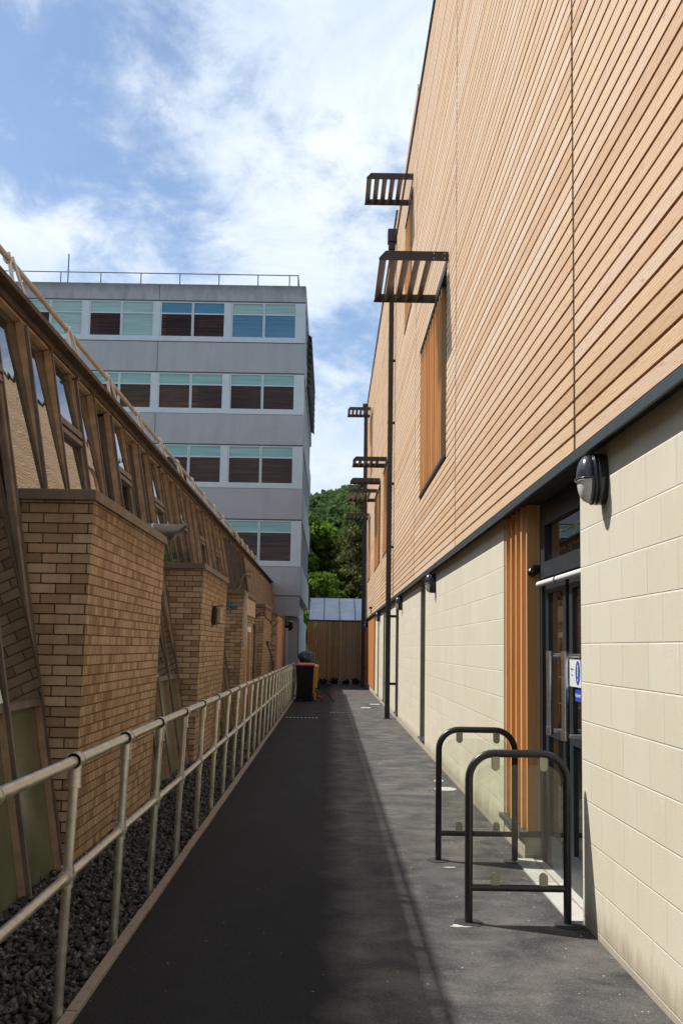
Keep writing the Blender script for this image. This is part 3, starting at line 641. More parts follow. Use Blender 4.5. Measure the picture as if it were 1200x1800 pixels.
# downpipes
for (px_, py_, wd, ztop, hx0, hx1, hz0, hz1) in [(1.345, 24.55, 0.115, 11.3, 1.235, 1.445, 11.25, 11.74), (1.36, 43.7, 0.15, 11.5, 1.225, 1.445, 11.5, 11.95)]:
    d = MB(); d.box(px_-wd/2, px_+wd/2, py_-0.06, py_+0.06, 0.0, ztop, 0.006); do = d.build('downpipe', m_pipe, bld)
    hh = MB(); hh.box(hx0, hx1, py_-0.13, py_+0.13, hz0+0.18, hz1, 0.005); hh.box(px_-0.09, px_+0.075, py_-0.09, py_+0.09, hz0, hz0+0.18); hh.build('hopper', m_pipe, do)
    br = MB()
    for zz in (0.80, 2.37, 4.0, 5.51, 6.98, 8.5, 10.0):
        br.box(px_+wd/2, XB if zz < 2.75 else XC+0.004, py_-0.015, py_+0.015, zz-0.03, zz+0.03); br.box(px_-wd/2-0.004, px_+wd/2+0.004, py_-0.066, py_+0.066, zz-0.02, zz+0.02)
    br.build('brackets', m_pipe, do)
bp = MB(); bp.box(1.26, 1.43, 24.45, 24.65, 0.0, 0.012)
bp.build('pipe_shoe', m_pipe, bld)

# wall lights
def wall_light():
    t = thing('wall_light', 'x', 'wall light', (XB, 5.87, 2.595), 'oval wall lights under the cladding')
    O = Vector((XB, 5.87, 2.595))
    def se(r_y, r_z, x, n=32, e=2.6):
        out_ = []
        for i in range(n):
            a = 2*math.pi*i/n; c, s = math.cos(a), math.sin(a)
            out_.append(O+Vector((x, r_y*math.copysign(abs(c)**(2/e), c), r_z*math.copysign(abs(s)**(2/e), s))))
        return out_
    def loft(rings, name, m, parent, capa=True, capb=True, smooth=True):
        n = len(rings[0]); vs = [v for r in rings for v in r]; fs = []
        for j in range(len(rings)-1):
            for i in range(n): fs.append((j*n+i, j*n+(i+1) % n, (j+1)*n+(i+1) % n, (j+1)*n+i))
        if capa: fs.append(tuple(range(n)))
        if capb: fs.append(tuple((len(rings)-1)*n+i for i in range(n)))
        return MB().add(vs, fs, smooth).build(name, m, parent)
    body = loft([se(0.098, 0.145, 0.0), se(0.101, 0.148, -0.045), se(0.096, 0.143, -0.056), se(0.090, 0.137, -0.058)], 'backplate', m_lampb, t)
    ringo = loft([se(0.099, 0.146, -0.059), se(0.101, 0.148, -0.068), se(0.097, 0.144, -0.077), se(0.080, 0.127, -0.080)], 'rim', m_lampb, t)
    def dome(q0, q1, ry, rz, dep, name, m, parent, sgn):
        vs, fs = [], []; nu, nv = 16, 10
        for j in range(nv+1):
            for i in range(nu+1):
                a = math.pi*i/nu; q = (j/nv)*math.pi/2
                yy = ry*math.cos(a)*math.cos(q); zz = sgn*rz*math.sin(a)*math.cos(q); q = q0+(q1-q0)*j/nv; yy = ry*math.cos(a)*math.cos(q)**0.7; zz = sgn*rz*math.sin(a)*math.cos(q)**0.7; xx = -0.074-dep*math.sin(q)**0.8
                vs.append(O+Vector((xx, yy, zz)))
        for j in range(nv):
            for i in range(nu): fs.append((j*(nu+1)+i, j*(nu+1)+i+1, (j+1)*(nu+1)+i+1, (j+1)*(nu+1)+i))
        return MB().add(vs, fs, True).build(name, m, parent)
    dome(0, math.pi/2, 0.092, 0.139, 0.080, 'hood', m_lampb, t, 1); dome(0.0, 0.16, 0.092, 0.139, 0.076, 'lens_frame', m_lampb, t, -1); dome(0.10, math.pi/2, 0.091, 0.138, 0.0755, 'diffuser', m_diff, t, -1)
    b = MB(); pts = [O+Vector((-0.074-0.088*math.sin(math.pi*i/16)**0.62, 0.100*math.cos(math.pi*i/16), -0.004)) for i in range(17)]
    b.tube(pts, 0.006, 8); b.build('guard_bar', m_lampb, t)
    return t
def copy_tree(o, loc=None, label=None):
    c = o.copy(); COL.objects.link(c); ORG[c.name] = Vector(loc) if loc is not None else Vector((0, 0, 0))
    if loc is not None: c.location = loc
    if label: c['label'] = label
    for ch in [k for k in bpy.data.objects if k.parent == o]:
        d = ch.copy(); COL.objects.link(d); d.parent = c
        for g2 in [k for k in bpy.data.objects if k.parent == ch]:
            e = g2.copy(); COL.objects.link(e); e.parent = d
    return c
wl = wall_light(); wl['label'] = 'large oval black and white wall light right above the door recess, nearest one'
for (y, lab) in [(15.45, 'second nearest oval wall light, beside the first dark window slot'), (22.6, 'oval wall light just in front of the near square downpipe'), (32.6, 'small oval wall light just beyond the near square downpipe'), (42.3, 'farthest oval wall light, on the orange timber boards')]:
    copy_tree(wl, (XB if y < 36 else 1.50, y, 2.59), lab)
# dome camera by the door, small fitting further on
t = thing('security_camera', 'small black dome camera on the dark frame beside the entrance door', 'security camera', (1.60, 8.31, 2.26))
b = MB(); bm = bmesh.new(); bmesh.ops.create_uvsphere(bm, u_segments=20, v_segments=12, radius=0.038); b.frombm(bm, True, Matrix.Translation((1.60, 8.32, 2.245))); b.build('dome', m_black, t)
MB().box(1.60, 1.664, 8.28, 8.345, 2.235, 2.30, 0.006).build('mount', m_black, t); 
b = MB(); bm = bmesh.new(); bmesh.ops.create_uvsphere(bm, u_segments=12, v_segments=8, radius=0.008); b.frombm(bm, True, Matrix.Translation((1.575, 8.289, 2.25))); b.build('lens', m_alu2, t)
t = thing('sensor_lamp', 'tiny dark fitting on a stem at the foot of the boarding far along the wall', 'sensor', (1.42, 36.4, 2.86))
MB().tube([(1.40, 36.4, 2.80), (1.40, 36.4, 2.98)], 0.012, 8).build('stem', m_pipe, t); MB().box(1.33, 1.44, 36.33, 36.47, 2.98, 3.05, 0.01).build('head', m_pipe, t)

# ================================================================= DOOR GUARD HOOPS
def hoop():
    t = thing('guard_hoop', 'black tubular guard hoop with clear panel, nearer of the two by the door', 'barrier', (1.147, 6.43, 0), 'tubular hoops guarding the entrance')
    x0, x1, Y, R, H_ = 0.852, 1.442, 6.43, 0.155, 0.998
    pts = [(x0, Y, -0.05), (x0, Y, H_-R)]
    for i in range(1, 9): a = math.pi/2*i/8; pts.append((x0+R-R*math.cos(a), Y, H_-R+R*math.sin(a)))
    for i in range(0, 9): a = math.pi/2*i/8; pts.append((x1-R+R*math.sin(a), Y, H_-R+R*math.cos(a)))
    pts.append((x1, Y, -0.05))
    f = MB(); f.tube(pts, 0.024, 18); f.build('tube_frame', m_hoop, t)
    MB().tube([(x0, Y, 0.205), (x1, Y, 0.205)], 0.021, 14).build('cross_rail', m_hoop, t)
    gx0, gx1, gz0, gz1, r = x0+0.035, x1-0.035, 0.245, 0.930, 0.10
    out_ = []
    for (cx, cz, a0) in ((gx1-r, gz1-r, 0), (gx0+r, gz1-r, 90)):
        for i in range(9): a = math.radians(a0+90*i/8); out_.append((cx+r*math.cos(a), cz+r*math.sin(a)))
    out_ += [(gx0, gz0), (gx1, gz0)]
    n = len(out_); vs = [(a, Y-0.004, b) for a, b in out_]+[(a, Y+0.004, b) for a, b in out_]
    MB().add(vs, [tuple(range(n)), tuple(reversed(range(n, 2*n)))]+[(i, (i+1) % n, n+(i+1) % n, n+i) for i in range(n)]).build('clear_panel', clear_glass('panel_glass'), t)
    for (cx, up_) in ((1.012, 1), (1.300, 1), (1.012, 0), (1.300, 0)):
        m_ = MB(); wd = 0.024; zz0, zz1 = (0.895, 0.98) if up_ else (0.222, 0.295)
        pr = []
        if up_:
            pr = [(cx+wd, zz1), (cx-wd, zz1)]+[(cx-wd*math.cos(math.pi*i/8), zz0+wd-wd*math.sin(math.pi*i/8)) for i in range(9)]
        else:
            pr = [(cx-wd, zz0), (cx+wd, zz0)]+[(cx+wd*math.cos(math.pi*i/8), zz1-wd+wd*math.sin(math.pi*i/8)) for i in range(9)]
        n = len(pr)
        for (ya, yb) in ((Y-0.014, Y-0.005), (Y+0.005, Y+0.014)):
            vs = [(a, ya, b) for a, b in pr]+[(a, yb, b) for a, b in pr]
            m_.add(vs, [tuple(range(n)), tuple(reversed(range(n, 2*n)))]+[(i, (i+1) % n, n+(i+1) % n, n+i) for i in range(n)])
        m_.build('clip', m_clip, t)
    return t
m_clip = simple('clip_steel', (0.40, 0.37, 0.28), 0.35, 0.6, 0.1)
hp = hoop()
copy_tree(hp, (1.155, 8.27, 0), 'black tubular guard hoop with clear panel, farther one beside the timber fins')
m_patch = simple('asphalt_patch', (0.030, 0.028, 0.027), 0.85, 0, 0.3, 60, bump=0.5, bscale=200); 
mb = MB(); 
for (cx, cy) in ((0.852, 6.43), (1.442, 6.40), (0.86, 8.27), (1.45, 8.27)): disc(mb, cx, cy, 0.085, 0.10, 0, 0.004, 22, 0.05)
pp = mb.build('asphalt_patch', m_patch); pp['kind'] = 'structure'
for (cx, cy, rx, ry, lab) in ((0.81, 6.35, 0.075, 0.035, 'pale cement smear at the left foot of the nearer guard hoop'), (0.92, 8.0, 0.05, 0.02, 'small pale cement smear in front of the farther guard hoop')):
    mb = MB(); disc(mb, cx, cy, rx, ry, 0, 0.0035, 18, 0.25); tag(mb.build('cement_smear', m_thresh), lab, 'cement smear', 'cement smears on the asphalt')

# ================================================================= LEFT GLAZED BUILDING
GA, GB = -1.94, -0.168
def gx(z): return GA+GB*z
PER = 6.95; PS = [7.88+PER*i for i in range(-2, 5)]
lb = thing('glazed_brick_building', 'low building on the left with sloping bronze framed glazing between buff brick piers', 'building', (-2.6, 20, 0))
Y0, Y1 = -6.0, 46.4; ZT = 4.38
# solid dark core behind the glass
c = MB(); q0, q1 = gx(-0.1)-0.22, gx(ZT)-0.22
c.hexa([(q0, Y0, -0.1), (q0, Y1, -0.1), (-9, Y1, -0.1), (-9, Y0, -0.1), (q1, Y0, ZT), (q1, Y1, ZT), (-9, Y1, ZT), (-9, Y0, ZT)]); c.build('inner_wall', m_inside, lb)
MS = PER/8; mys = [7.80+MS*i for i in range(-16, 45)]; mys = [m_ for m_ in mys if Y0 < m_ < Y1]
def sl_box(mb, ya, yb, za, zb, o0, o1, lean=0.0):     # slab lying in the glazing plane between offsets o0 (back) and o1 (front)
    nx, nz = 1/math.hypot(1, GB), -GB/math.hypot(1, GB)
    P = lambda z, o: (gx(z)+nx*o, z+nz*o)
    a, b, c2, d = P(za, o0), P(za, o1), P(zb, o1-lean), P(zb, o0-lean)
    mb.hexa([(b[0], ya, b[1]), (b[0], yb, b[1]), (a[0], yb, a[1]), (a[0], ya, a[1]), (c2[0], ya, c2[1]), (c2[0], yb, c2[1]), (d[0], yb, d[1]), (d[0], ya, d[1])])
def pier_at(y):
    return any(p-0.02 < y < p+3.42 for p in PS)
# glass panes: each bay is a part, transom or panel below
LEAN = 0.052
for i in range(len(mys)-1):
    a, b = mys[i]+0.02, mys[i+1]-0.02; mid = (a+b)/2; behind = pier_at(mid)
    zb_ = 2.66 if behind else 1.22
    g = MB(); tilt = random.uniform(-0.012, 0.012)
    k_ = (i+16) % 3
    if k_ == 0 and mid < 24:       # bay with an opening light: transom at 3.65
        sl_box(g, a, b, zb_, 3.58, 0.022+tilt*0.4, 0.030+tilt*0.4, (3.58-zb_)*LEAN); sl_box(g, a, b, 3.72, 4.336, -0.008, 0.0, 0.62*LEAN)
    else: sl_box(g, a, b, zb_, 4.336, 0.022+tilt*0.4, 0.030+tilt*0.4*0.4, (4.336-zb_)*LEAN)
    if mid < 31: g.build('glass_pane', m_lglass, lb)
    else:
        g.build('glass_pane', m_lglass, lb)
    if k_ == 0 and mid < 24:
        f = MB(); sl_box(f, a, b, 3.58, 3.63, -0.06, 0.028); sl_box(f, a, b, 3.655, 3.72, -0.06, 0.034)
        sl_box(f, a, a+0.035, zb_, 3.58, -0.04, 0.0); sl_box(f, b-0.035, b, zb_, 3.58, -0.04, 0.0); sl_box(f, a+.035, b-.035, zb_, zb_+0.05, -0.04, 0.0)
        f.build('opening_light', m_mull, lb)
    if not behind and mid < 34:
        g = MB(); sl_box(g, a, b, -0.08, 1.16, -0.045, -0.03); g.build('green_panel', m_green, lb)
        f = MB(); sl_box(f, a, b, 1.16, 1.22, -0.05, 0.02); f.build('sill_rail', m_mull, lb)
# mullions
for i, y in enumerate(mys):
    behind = pier_at(y); z0 = 2.7 if behind else -0.08
    m_ = MB(); k_ = (i+16) % 3; thick = (i % 2 == 0)
    d = 0.046 if thick else 0.033; wd = 0.034 if thick else 0.020
    sl_box(m_, y-wd/2, y+wd/2, z0, 4.361-(0.06 if thick else 0), -0.15, d)
    mo = m_.build('mullion', m_mull if not thick else m_mull, lb)
    if y < 26:
        e = MB(); sl_box(e, y+wd/2, y+wd/2+0.008, z0, 4.33, -0.05, 0.015); sl_box(e, y-wd/2-0.008, y-wd/2, z0, 4.33, -0.05, 0.015); e.build('glazing_bead', m_edge, mo)
        if i % 6 == 0:
            e = MB(); sl_box(e, y-wd/2-0.012, y+wd/2+0.012, 4.27, 4.295, 0.0, d+0.02); e.build('cap_plate', m_mull2, mo)
# head capping with flashing lip
cpp = MB(); cpp.box(-2.84, -2.562, Y0, Y1, 4.436, 4.480); sl_box(cpp, Y0, Y1, 4.362, 4.435, -0.15, 0.025)
cpo = cpp.build('roof_capping', simple('capping', (0.075, 0.045, 0.030), 0.7, 0, 0.5, 6, bump=0.3, bscale=25), lb)
l2 = MB(); sl_box(l2, Y0, Y1, 4.338, 4.360, -0.12, 0.0); l2.build('head_rail', m_edge, cpo)
rf = MB(); rf.box(-9, -2.842, Y0, Y1, 4.43, 4.46); rf.build('roof', m_mull2, lb)
# roof safety rail
rl = MB(); rl.tube([(-2.74, Y0, 4.80)]+[(-2.74+random.uniform(-.006, .006), y, 4.80+random.uniform(-.008, .008)) for y in np.arange(0, 38, 3.8)]+[(-2.74, 38.5, 4.80)], 0.026, 12)
rlo = rl.build('roof_rail', m_alu, lb)
for y in [8.45+1.93*i for i in range(-4, 16)]:
    b = MB(); b.tube([(-2.74, y, 4.86), (-2.70, y+0.02, 4.62), (-2.62, y+0.05, 4.475)], 0.018, 8); b.tube([(-2.72, y+0.04, 4.84), (-2.62, y+0.22, 4.475)], 0.014, 8)
    b.tube([(-2.74, y-0.03, 4.80), (-2.74, y+0.03, 4.80)], 0.036, 10)
    b.build('rail_bracket', m_alu2, lb)
for y in (6.6, 7.4, 14.0):
    b = MB(); b.tube([(-2.74, y-0.04, 4.80), (-2.74, y+0.04, 4.80)], 0.033, 10); b.build('rail_coupler', m_alu2, rlo)
# brick piers
for i, p in enumerate(PS):
    L = 3.42 if i != 6 else 6.3
    pb, ptx = -1.884, -1.812
    a = MB(); e = 0.0
    zt = 2.70
    a.hexa([(pb, p, -0.1), (pb, p+L, -0.1), (-2.6, p+L, -0.1), (-2.6, p, -0.1), (ptx, p, zt), (ptx, p+L, zt), (-2.6, p+L, zt), (-2.6, p, zt)])
    po = a.build('brick_pier', m_brick, lb)
    cbx = MB(); cbx.box(-2.52, ptx+0.022, p-0.025, p+L+0.03, zt+0.003, zt+0.085, 0.006); cbx.build('coping', m_coping, po)
    if i == 2: ds = MB().tube([(-1.9, p+1.95, 2.69), (-1.9, p+1.95, 2.4)], 0.01, 6)
    if i == 6:
        MB().box(-1.86, -1.790, p+0.05, p+3.5, 0.0, 2.66).build('render_panel', m_render, po)
# sloping boarded bays near the far end
fb = MB(); y = 31.0
while y < 45.8:
    sl_box(fb, y, y+0.14, 2.72, 4.25, 0.02, 0.05+0.012*(int(y*7)%3)); y += 0.19
fb.build('boarding', simple('weathered_boarding', (0.30, 0.225, 0.17), 0.85, 0, 0.3, 6, bump=0.3), lb)
# pier 5 door, pier 3 cabinet door and notice, downpipe
d = MB(); d.box(-1.875, -1.835, 22.95, 23.95, 0.0, 1.92); do = d.build('side_door', m_brown, lb)
f = MB(); f.box(-1.872, -1.815, 22.85, 22.95, 0, 1.98); f.box(-1.872, -1.815, 23.95, 24.05, 0, 1.98); f.build('frame', m_fin, do)
MB().box(-1.83, -1.80, 23.0, 23.9, 1.93, 2.05).build('sign_plate', m_white, do)
d = MB(); d.tube([(-1.77, 24.75, 2.1), (-1.79, 24.75, 0.0)], 0.035, 10); d.tube([(-1.77, 24.75, 2.05), (-1.77, 24.75, 2.14)], 0.05, 10); dpo = d.build('waste_pipe', m_coping, lb)
pst = MB(); pst.box(-1.815, -1.775, 22.4, 24.7, 2.28, 2.63, 0.004); pso = pst.build('panel_board', simple('faded_board', (0.48, 0.36, 0.26), 0.7, 0, 0.2, 5), lb)
MB().box(-1.83, -1.765, 22.1, 22.22, 1.6, 2.72).build('board_post', m_galv, pso)
# steel cowl poking through the glazing
t = thing('vent_cowl', 'grey metal duct with slanted mouth poking out above the first brick pier', 'vent duct', (-1.9, 11.55, 2.86))
n = 24; vs = []
for i in range(n):
    a = 2*math.pi*i/n; yy, zz = 11.58+0.095*math.cos(a), 2.865+0.095*math.sin(a)
    vs += [(-2.42, yy, zz), (-1.70+0.09*math.sin(a)+0.0, yy, zz), (-1.705+0.09*math.sin(a), 11.58+0.088*math.cos(a), 2.865+0.088*math.sin(a)), (-2.40, 11.58+0.088*math.cos(a), 2.865+0.088*math.sin(a))]
fs_ = []
for i in range(n):
    j = (i+1) % n
    for k_ in range(3): fs_.append((i*4+k_, j*4+k_, j*4+k_+1, i*4+k_+1))
MB().add(vs, fs_, True).build('duct', simple('duct_metal', (0.20, 0.205, 0.24), 0.35, 0.6, 0.15), t)
MB().tube([(-2.0, 11.58, 2.865), (-1.98, 11.58, 2.865)], 0.101, 24).build('collar', m_alu2, t)
# floodlight on the second pier
t = thing('floodlight', 'square black floodlight fixed to the side of the second brick pier', 'floodlight', (-1.81, 16.3, 2.1))
b = MB(); b.box(-1.80, -1.755, 16.10, 16.40, 1.93, 2.23, 0.006); b.build('housing', m_black, t)
MB().box(-1.754, -1.69, 16.14, 16.38, 1.965, 2.20, 0.01).build('lens', simple('flood_lens', (0.36, 0.27, 0.15), 0.3), t)
b = MB(); b.box(-1.754, -1.66, 16.10, 16.40, 2.225, 2.235); b.tube([(-1.80, 16.25, 1.96), (-1.68, 16.25, 1.955)], 0.006, 6); b.build('bracket', m_black, t)
# blue valve on third pier
t = thing('wall_tap', 'blue painted valve on the front of the third brick pier', 'valve', (-2.02, 21.75, 2.42))
b = MB(); b.tube([(-2.12, 21.70, 2.44), (-1.92, 21.70, 2.44)], 0.03, 10); b.tube([(-2.02, 21.82, 2.44), (-2.02, 21.68, 2.44)], 0.03, 10); b.build('valve_body', m_blue, t)
MB().tube([(-2.1, 21.70, 2.36), (-2.1, 21.70, 2.56)], 0.018, 8).build('spindle', m_blue, t)
# dead creeper stems
def twig(pts, r, lab, name='dead_creeper'):
    o = MB(); q = []
    for a, b in zip(pts[:-1], pts[1:]):
        a, b = Vector(a), Vector(b)
        for i in range(4): q.append(a.lerp(b, i/4)+Vector([random.uniform(-.02, .02) for _ in range(3)]))
    q.append(Vector(pts[-1])); o.tube(q, [r*(1-0.6*i/len(q)) for i in range(len(q))], 6)
    for _ in range(7):
        s = random.choice(q); e = s+Vector((random.uniform(0.02, .2), random.uniform(-.5, .5), random.uniform(-.4, .25))); o.tube([s, s.lerp(e, .5)+Vector((0.02, 0, .03)), e], [r*.5, r*.4, r*.15], 5)
    return tag(o.build(name, m_twig), lab, 'dead creeper', 'dead creeper stems on the left building')
twig([(-1.76, 24.9, 2.35), (-1.70, 26.5, 2.42), (-1.6, 29.6, 2.18)], 0.035, 'bare brown stem reaching from the pale board to the fourth pier')
twig([(-1.72, 28.9, 1.75), (-1.66, 29.4, 1.4), (-1.6, 30.2, 0.9)], 0.03, 'bare broken stem hanging down the fourth brick pier')
twig([(-2.35, 26.0, 2.9), (-2.4, 28.5, 3.5), (-2.5, 31.0, 3.9)], 0.03, 'thin dry stem climbing the sloping glazing above the far piers')
# short pvc pipe in the gravel, flower pot behind the glass
t = MB(); t.tube([(-1.98, 9.35, 0.10), (-1.62, 9.32, 0.09)], 0.022, 10); tag(t.build('waste_pipe_end', simple('grey_pvc', (0.32, 0.27, 0.24), 0.5)), 'short grey plastic pipe end sticking out of the first brick pier over the gravel', 'pipe')
# far white pipe and dark opening at the end of the glazed building
t = thing('service_riser', 'pale grey vertical trunking beside the dark doorway at the far end of the left building', 'trunking', (-1.85, 43.6, 0))
MB().box(-1.86, -1.74, 43.5, 43.62, 0, 2.4, 0.005).build('trunking', simple('trunk_grey', (0.36, 0.37, 0.40), 0.5), t)
b = MB(); bm = bmesh.new(); bmesh.ops.create_icosphere(bm, subdivisions=2, radius=0.2)
for v in bm.verts: v.co *= random.uniform(0.7, 1.15)
b.frombm(bm, False, Matrix.Translation((-1.72, 43.6, 2.50))); b.build('box_head', m_black, t)

# ================================================================= RAILING
RB, RT_ = -1.158, -1.118; HZ = 1.105
ry = [4.71+1.17*i for i in range(-4, 25)]; YR0, YR1 = ry[0]-0.6, ry[-1]+0.15
rail = thing('metal_railing', 'galvanised two rail handrail on posts along the left edge of the path', 'railing', (RB, 15, 0))
def rx(z): return RB+(RT_-RB)*z/HZ
MB().tube([(rx(HZ), y, HZ+0.003*math.sin(y)) for y in np.linspace(YR0, YR1, 30)], 0.0245, 16).build('top_rail', m_galv, rail)
MB().tube([(rx(0.60), y, 0.60+0.003*math.sin(y*1.3)) for y in np.linspace(YR0, YR1, 30)], 0.0215, 14).build('mid_rail', m_galv, rail)
pm = MB(); cm = MB()
for i, y in enumerate(ry):
    lean = random.uniform(-0.004, 0.004)
    pm = MB(); pm.tube([(RB+lean, y, -0.10), (rx(HZ-0.03), y, HZ-0.03)], 0.0215, 14); po = pm.build('post', m_galv, rail)
    cm = MB(); cm.tube([(rx(HZ), y-0.042, HZ), (rx(HZ), y+0.042, HZ)], 0.033, 16)
    for s in (-0.042, 0.036): cm.tube([(rx(HZ), y+s, HZ), (rx(HZ), y+s+0.006, HZ)], 0.0365, 16)
    cm.tube([(rx(HZ-0.12), y, HZ-0.115), (rx(HZ-0.03), y, HZ-0.02)], 0.030, 14); cm.tube([(rx(HZ-0.12), y, HZ-0.118), (rx(HZ-0.11), y, HZ-0.108)], 0.034, 14)
    cm.build('top_clamp', m_galv, po); cm = MB()
    cm.tube([(rx(0.6), y-0.035, 0.60), (rx(0.6), y+0.035, 0.60)], 0.030, 14); cm.tube([(rx(0.55), y, 0.555), (rx(0.65), y, 0.645)], 0.030, 14)
    for s in (-0.038, 0.032): cm.tube([(rx(0.6), y+s, 0.60), (rx(0.6), y+s+0.006, 0.60)], 0.0335, 14)
    cm.build('middle_clamp', m_galv, po)

# ================================================================= OFFICE BLOCK
YG = 46.5; XR = -1.37; XL = -19.5; YB = 64.0
ob = thing('office_block', 'five storey grey concrete office block with bands of pale framed windows', 'building', (-10, 50, 0))
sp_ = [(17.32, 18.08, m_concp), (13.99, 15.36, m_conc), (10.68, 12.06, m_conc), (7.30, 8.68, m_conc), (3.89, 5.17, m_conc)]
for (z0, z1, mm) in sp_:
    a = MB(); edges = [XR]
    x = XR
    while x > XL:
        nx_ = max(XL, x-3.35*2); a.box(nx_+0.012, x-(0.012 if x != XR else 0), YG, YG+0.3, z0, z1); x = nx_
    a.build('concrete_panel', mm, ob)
    s = MB(); s.box(XR-0.25, XR, YG+0.302, YB, z0, z1); s.build('side_panel', m_concside, ob)
cr = MB(); cr.box(XL, XR-0.27, YG+0.32, YB-0.1, 3.95, 18.0); cr.build('inner_wall', m_inside, ob)
rw = [(15.43, 17.30), (12.10, 13.97), (8.72, 10.66), (5.21, 7.28)]
for r, (z0, z1) in enumerate(rw):
    sill = MB(); sill.box(XL, XR-0.0, YG-0.02, YG+0.12, z0-0.03, z0+0.16); sill.build('sill_band', m_wframe, ob)
    gap = MB(); gap.box(XL, XR-0.01, YG+0.02, YG+0.3, z0-0.07, z0-0.032); gap.box(XL, XR-0.01, YG+0.04, YG+0.3, z1-0.02, z1+0.02); gap.build('shadow_gap', m_wframe2, ob)
    zb, zt = z0+0.165, z1-0.04
    MB().box(XR-0.42, XR-0.004, YG+0.01, YG+0.2, zb, zt).build('frame_infill', m_wframe, ob)
    x = XR-0.42
    j = 0
    while x-3.25 > XL:
        MB().box(x-3.25, x-2.96, YG+0.01, YG+0.2, zb, zt).build('frame_infill', m_wframe, ob)
        for q in range(2):
            a1 = x-q*1.48; a0 = a1-1.47; t_ = 0.05
            f = MB(); yf0, yf1 = YG+0.015, YG+0.12
            f.box(a0, a0+t_, yf0, yf1, zb, zt); f.box(a1-t_, a1, yf0, yf1, zb, zt); f.box(a0+t_, a1-t_, yf0, yf1, zb, zb+t_); f.box(a0+t_, a1-t_, yf0, yf1, zt-t_, zt)
            zm = zt-0.53 if r else zt-0.56; f.box(a0+t_, a1-t_, yf0, yf1, zm-0.03, zm+0.03)
            wo = f.build('window', m_wframe, ob)
            g1 = MB(); g1.box(a0+t_, a1-t_, YG+0.06, YG+0.07, zm+0.03, zt-t_)
            top_m = m_teal2 if (r == 0 and j >= 4 or (r == 0 and j in (0, 1))) else m_teal
            if r == 0 and j in (2, 3): top_m = m_skyg
            g1.build('upper_pane', top_m, wo)
            g2 = MB(); g2.box(a0+t_, a1-t_, YG+0.06, YG+0.07, zb+t_, zm-0.03)
            low = m_slatg
            if r == 0: low = {0: m_skyg, 1: m_skyg, 2: m_slatg, 3: m_slatg, 4: m_teal2, 5: m_slatg, 6: m_teal2, 7: m_slatg}.get(j, m_teal2)
            g2.build('lower_pane', low, wo); j += 1
        x -= 3.25
    # side elevation glazing band
    s = MB(); yy = YG+0.21
    while yy < YB-1.7:
        s.box(XR-0.14, XR-0.02, yy, yy+0.08, z0-0.03, z1); yy += 1.6
    s.box(XR-0.14, XR-0.02, YG+0.21, YB, z0-0.03, z0+0.12); s.build('side_window_frame', m_wframe, ob)
    MB().box(XR-0.12, XR-0.10, YG+0.21, YB, z0+0.12, z1).build('side_glazing', m_winglass, ob)
# louvre fins on the side, upper floors
lv = MB(); z = 17.0
while z > 14.4:
    lv.hexa([(XR+0.22, YG+4.0, z-0.12), (XR+0.22, YB-2, z-0.12), (XR, YB-2, z+0.02), (XR, YG+4.0, z+0.02), (XR+0.22, YG+4.0, z-0.09), (XR+0.22, YB-2, z-0.09), (XR, YB-2, z+0.05), (XR, YG+4.0, z+0.05)]); z -= 0.36
lv.build('side_louvres', m_louv, ob)
uf = MB(); uf.box(XL, XR-0.02, YG+0.05, YG+0.3, 2.98, 3.87); uf.build('fascia', m_conc, ob)
gf = MB(); gf.box(XR-1.8, XR-0.25, YG+0.6, YG+0.9, 0, 2.98); gf.box(XR-0.6, XR-0.1, YG+0.35, YG+0.95, 0, 2.97); gf.box(XR-0.35, XR-0.12, YG+3, YB, 0, 2.98); gf.box(XL, XR-1.8, YG+0.7, YG+0.9, 0, 2.98); gf.box(XL, XR-.3, YG+0.3, YB, 2.985, 3.9); gf.build('ground_floor_wall', m_conc, ob)
rt_ = MB(); rt_.box(XL, XR, YG+0.3, YB, 18.0, 18.1); rt_.build('roof', m_conc, ob)
rr_ = MB(); zr = 18.68
rr_.tube([(XL, YG+0.3, zr), (-1.75, YG+0.3, zr)], 0.025, 6); rr_.tube([(XL, YG+0.3, 18.16), (-1.75, YG+0.3, 18.16)], 0.018, 6); rr_.tube([(-1.75, YG+0.3, zr), (-1.75, YB, zr)], 0.025, 6)
for x in (-1.75, -2.15, -3.6, -5.4, -7.2, -9.0, -10.85, -12.7, -14.5, -16.3, -18.1): rr_.tube([(x, YG+0.3, 18.05), (x, YG+0.3, zr)], 0.025, 6)
rr_.build('roof_railing', m_wframe2, ob)
pu = MB(); pu.box(-11.9, -9.5, YG+2, YG+4, 18.1, 18.62); pu.box(-12.0, -9.4, YG+1.9, YG+4.1, 18.62, 18.72); pu.build('roof_plant_unit', m_wframe2, ob)
MB().tube([(-12.55, YG+1, 18.05), (-12.55, YG+1, 19.8)], 0.03, 6).build('antenna', m_wframe2, ob)
MB().box(-9.0, -4.0, YG+1.2, YG+3.0, 18.1, 18.32).build('roof_upstand', m_wframe2, ob)

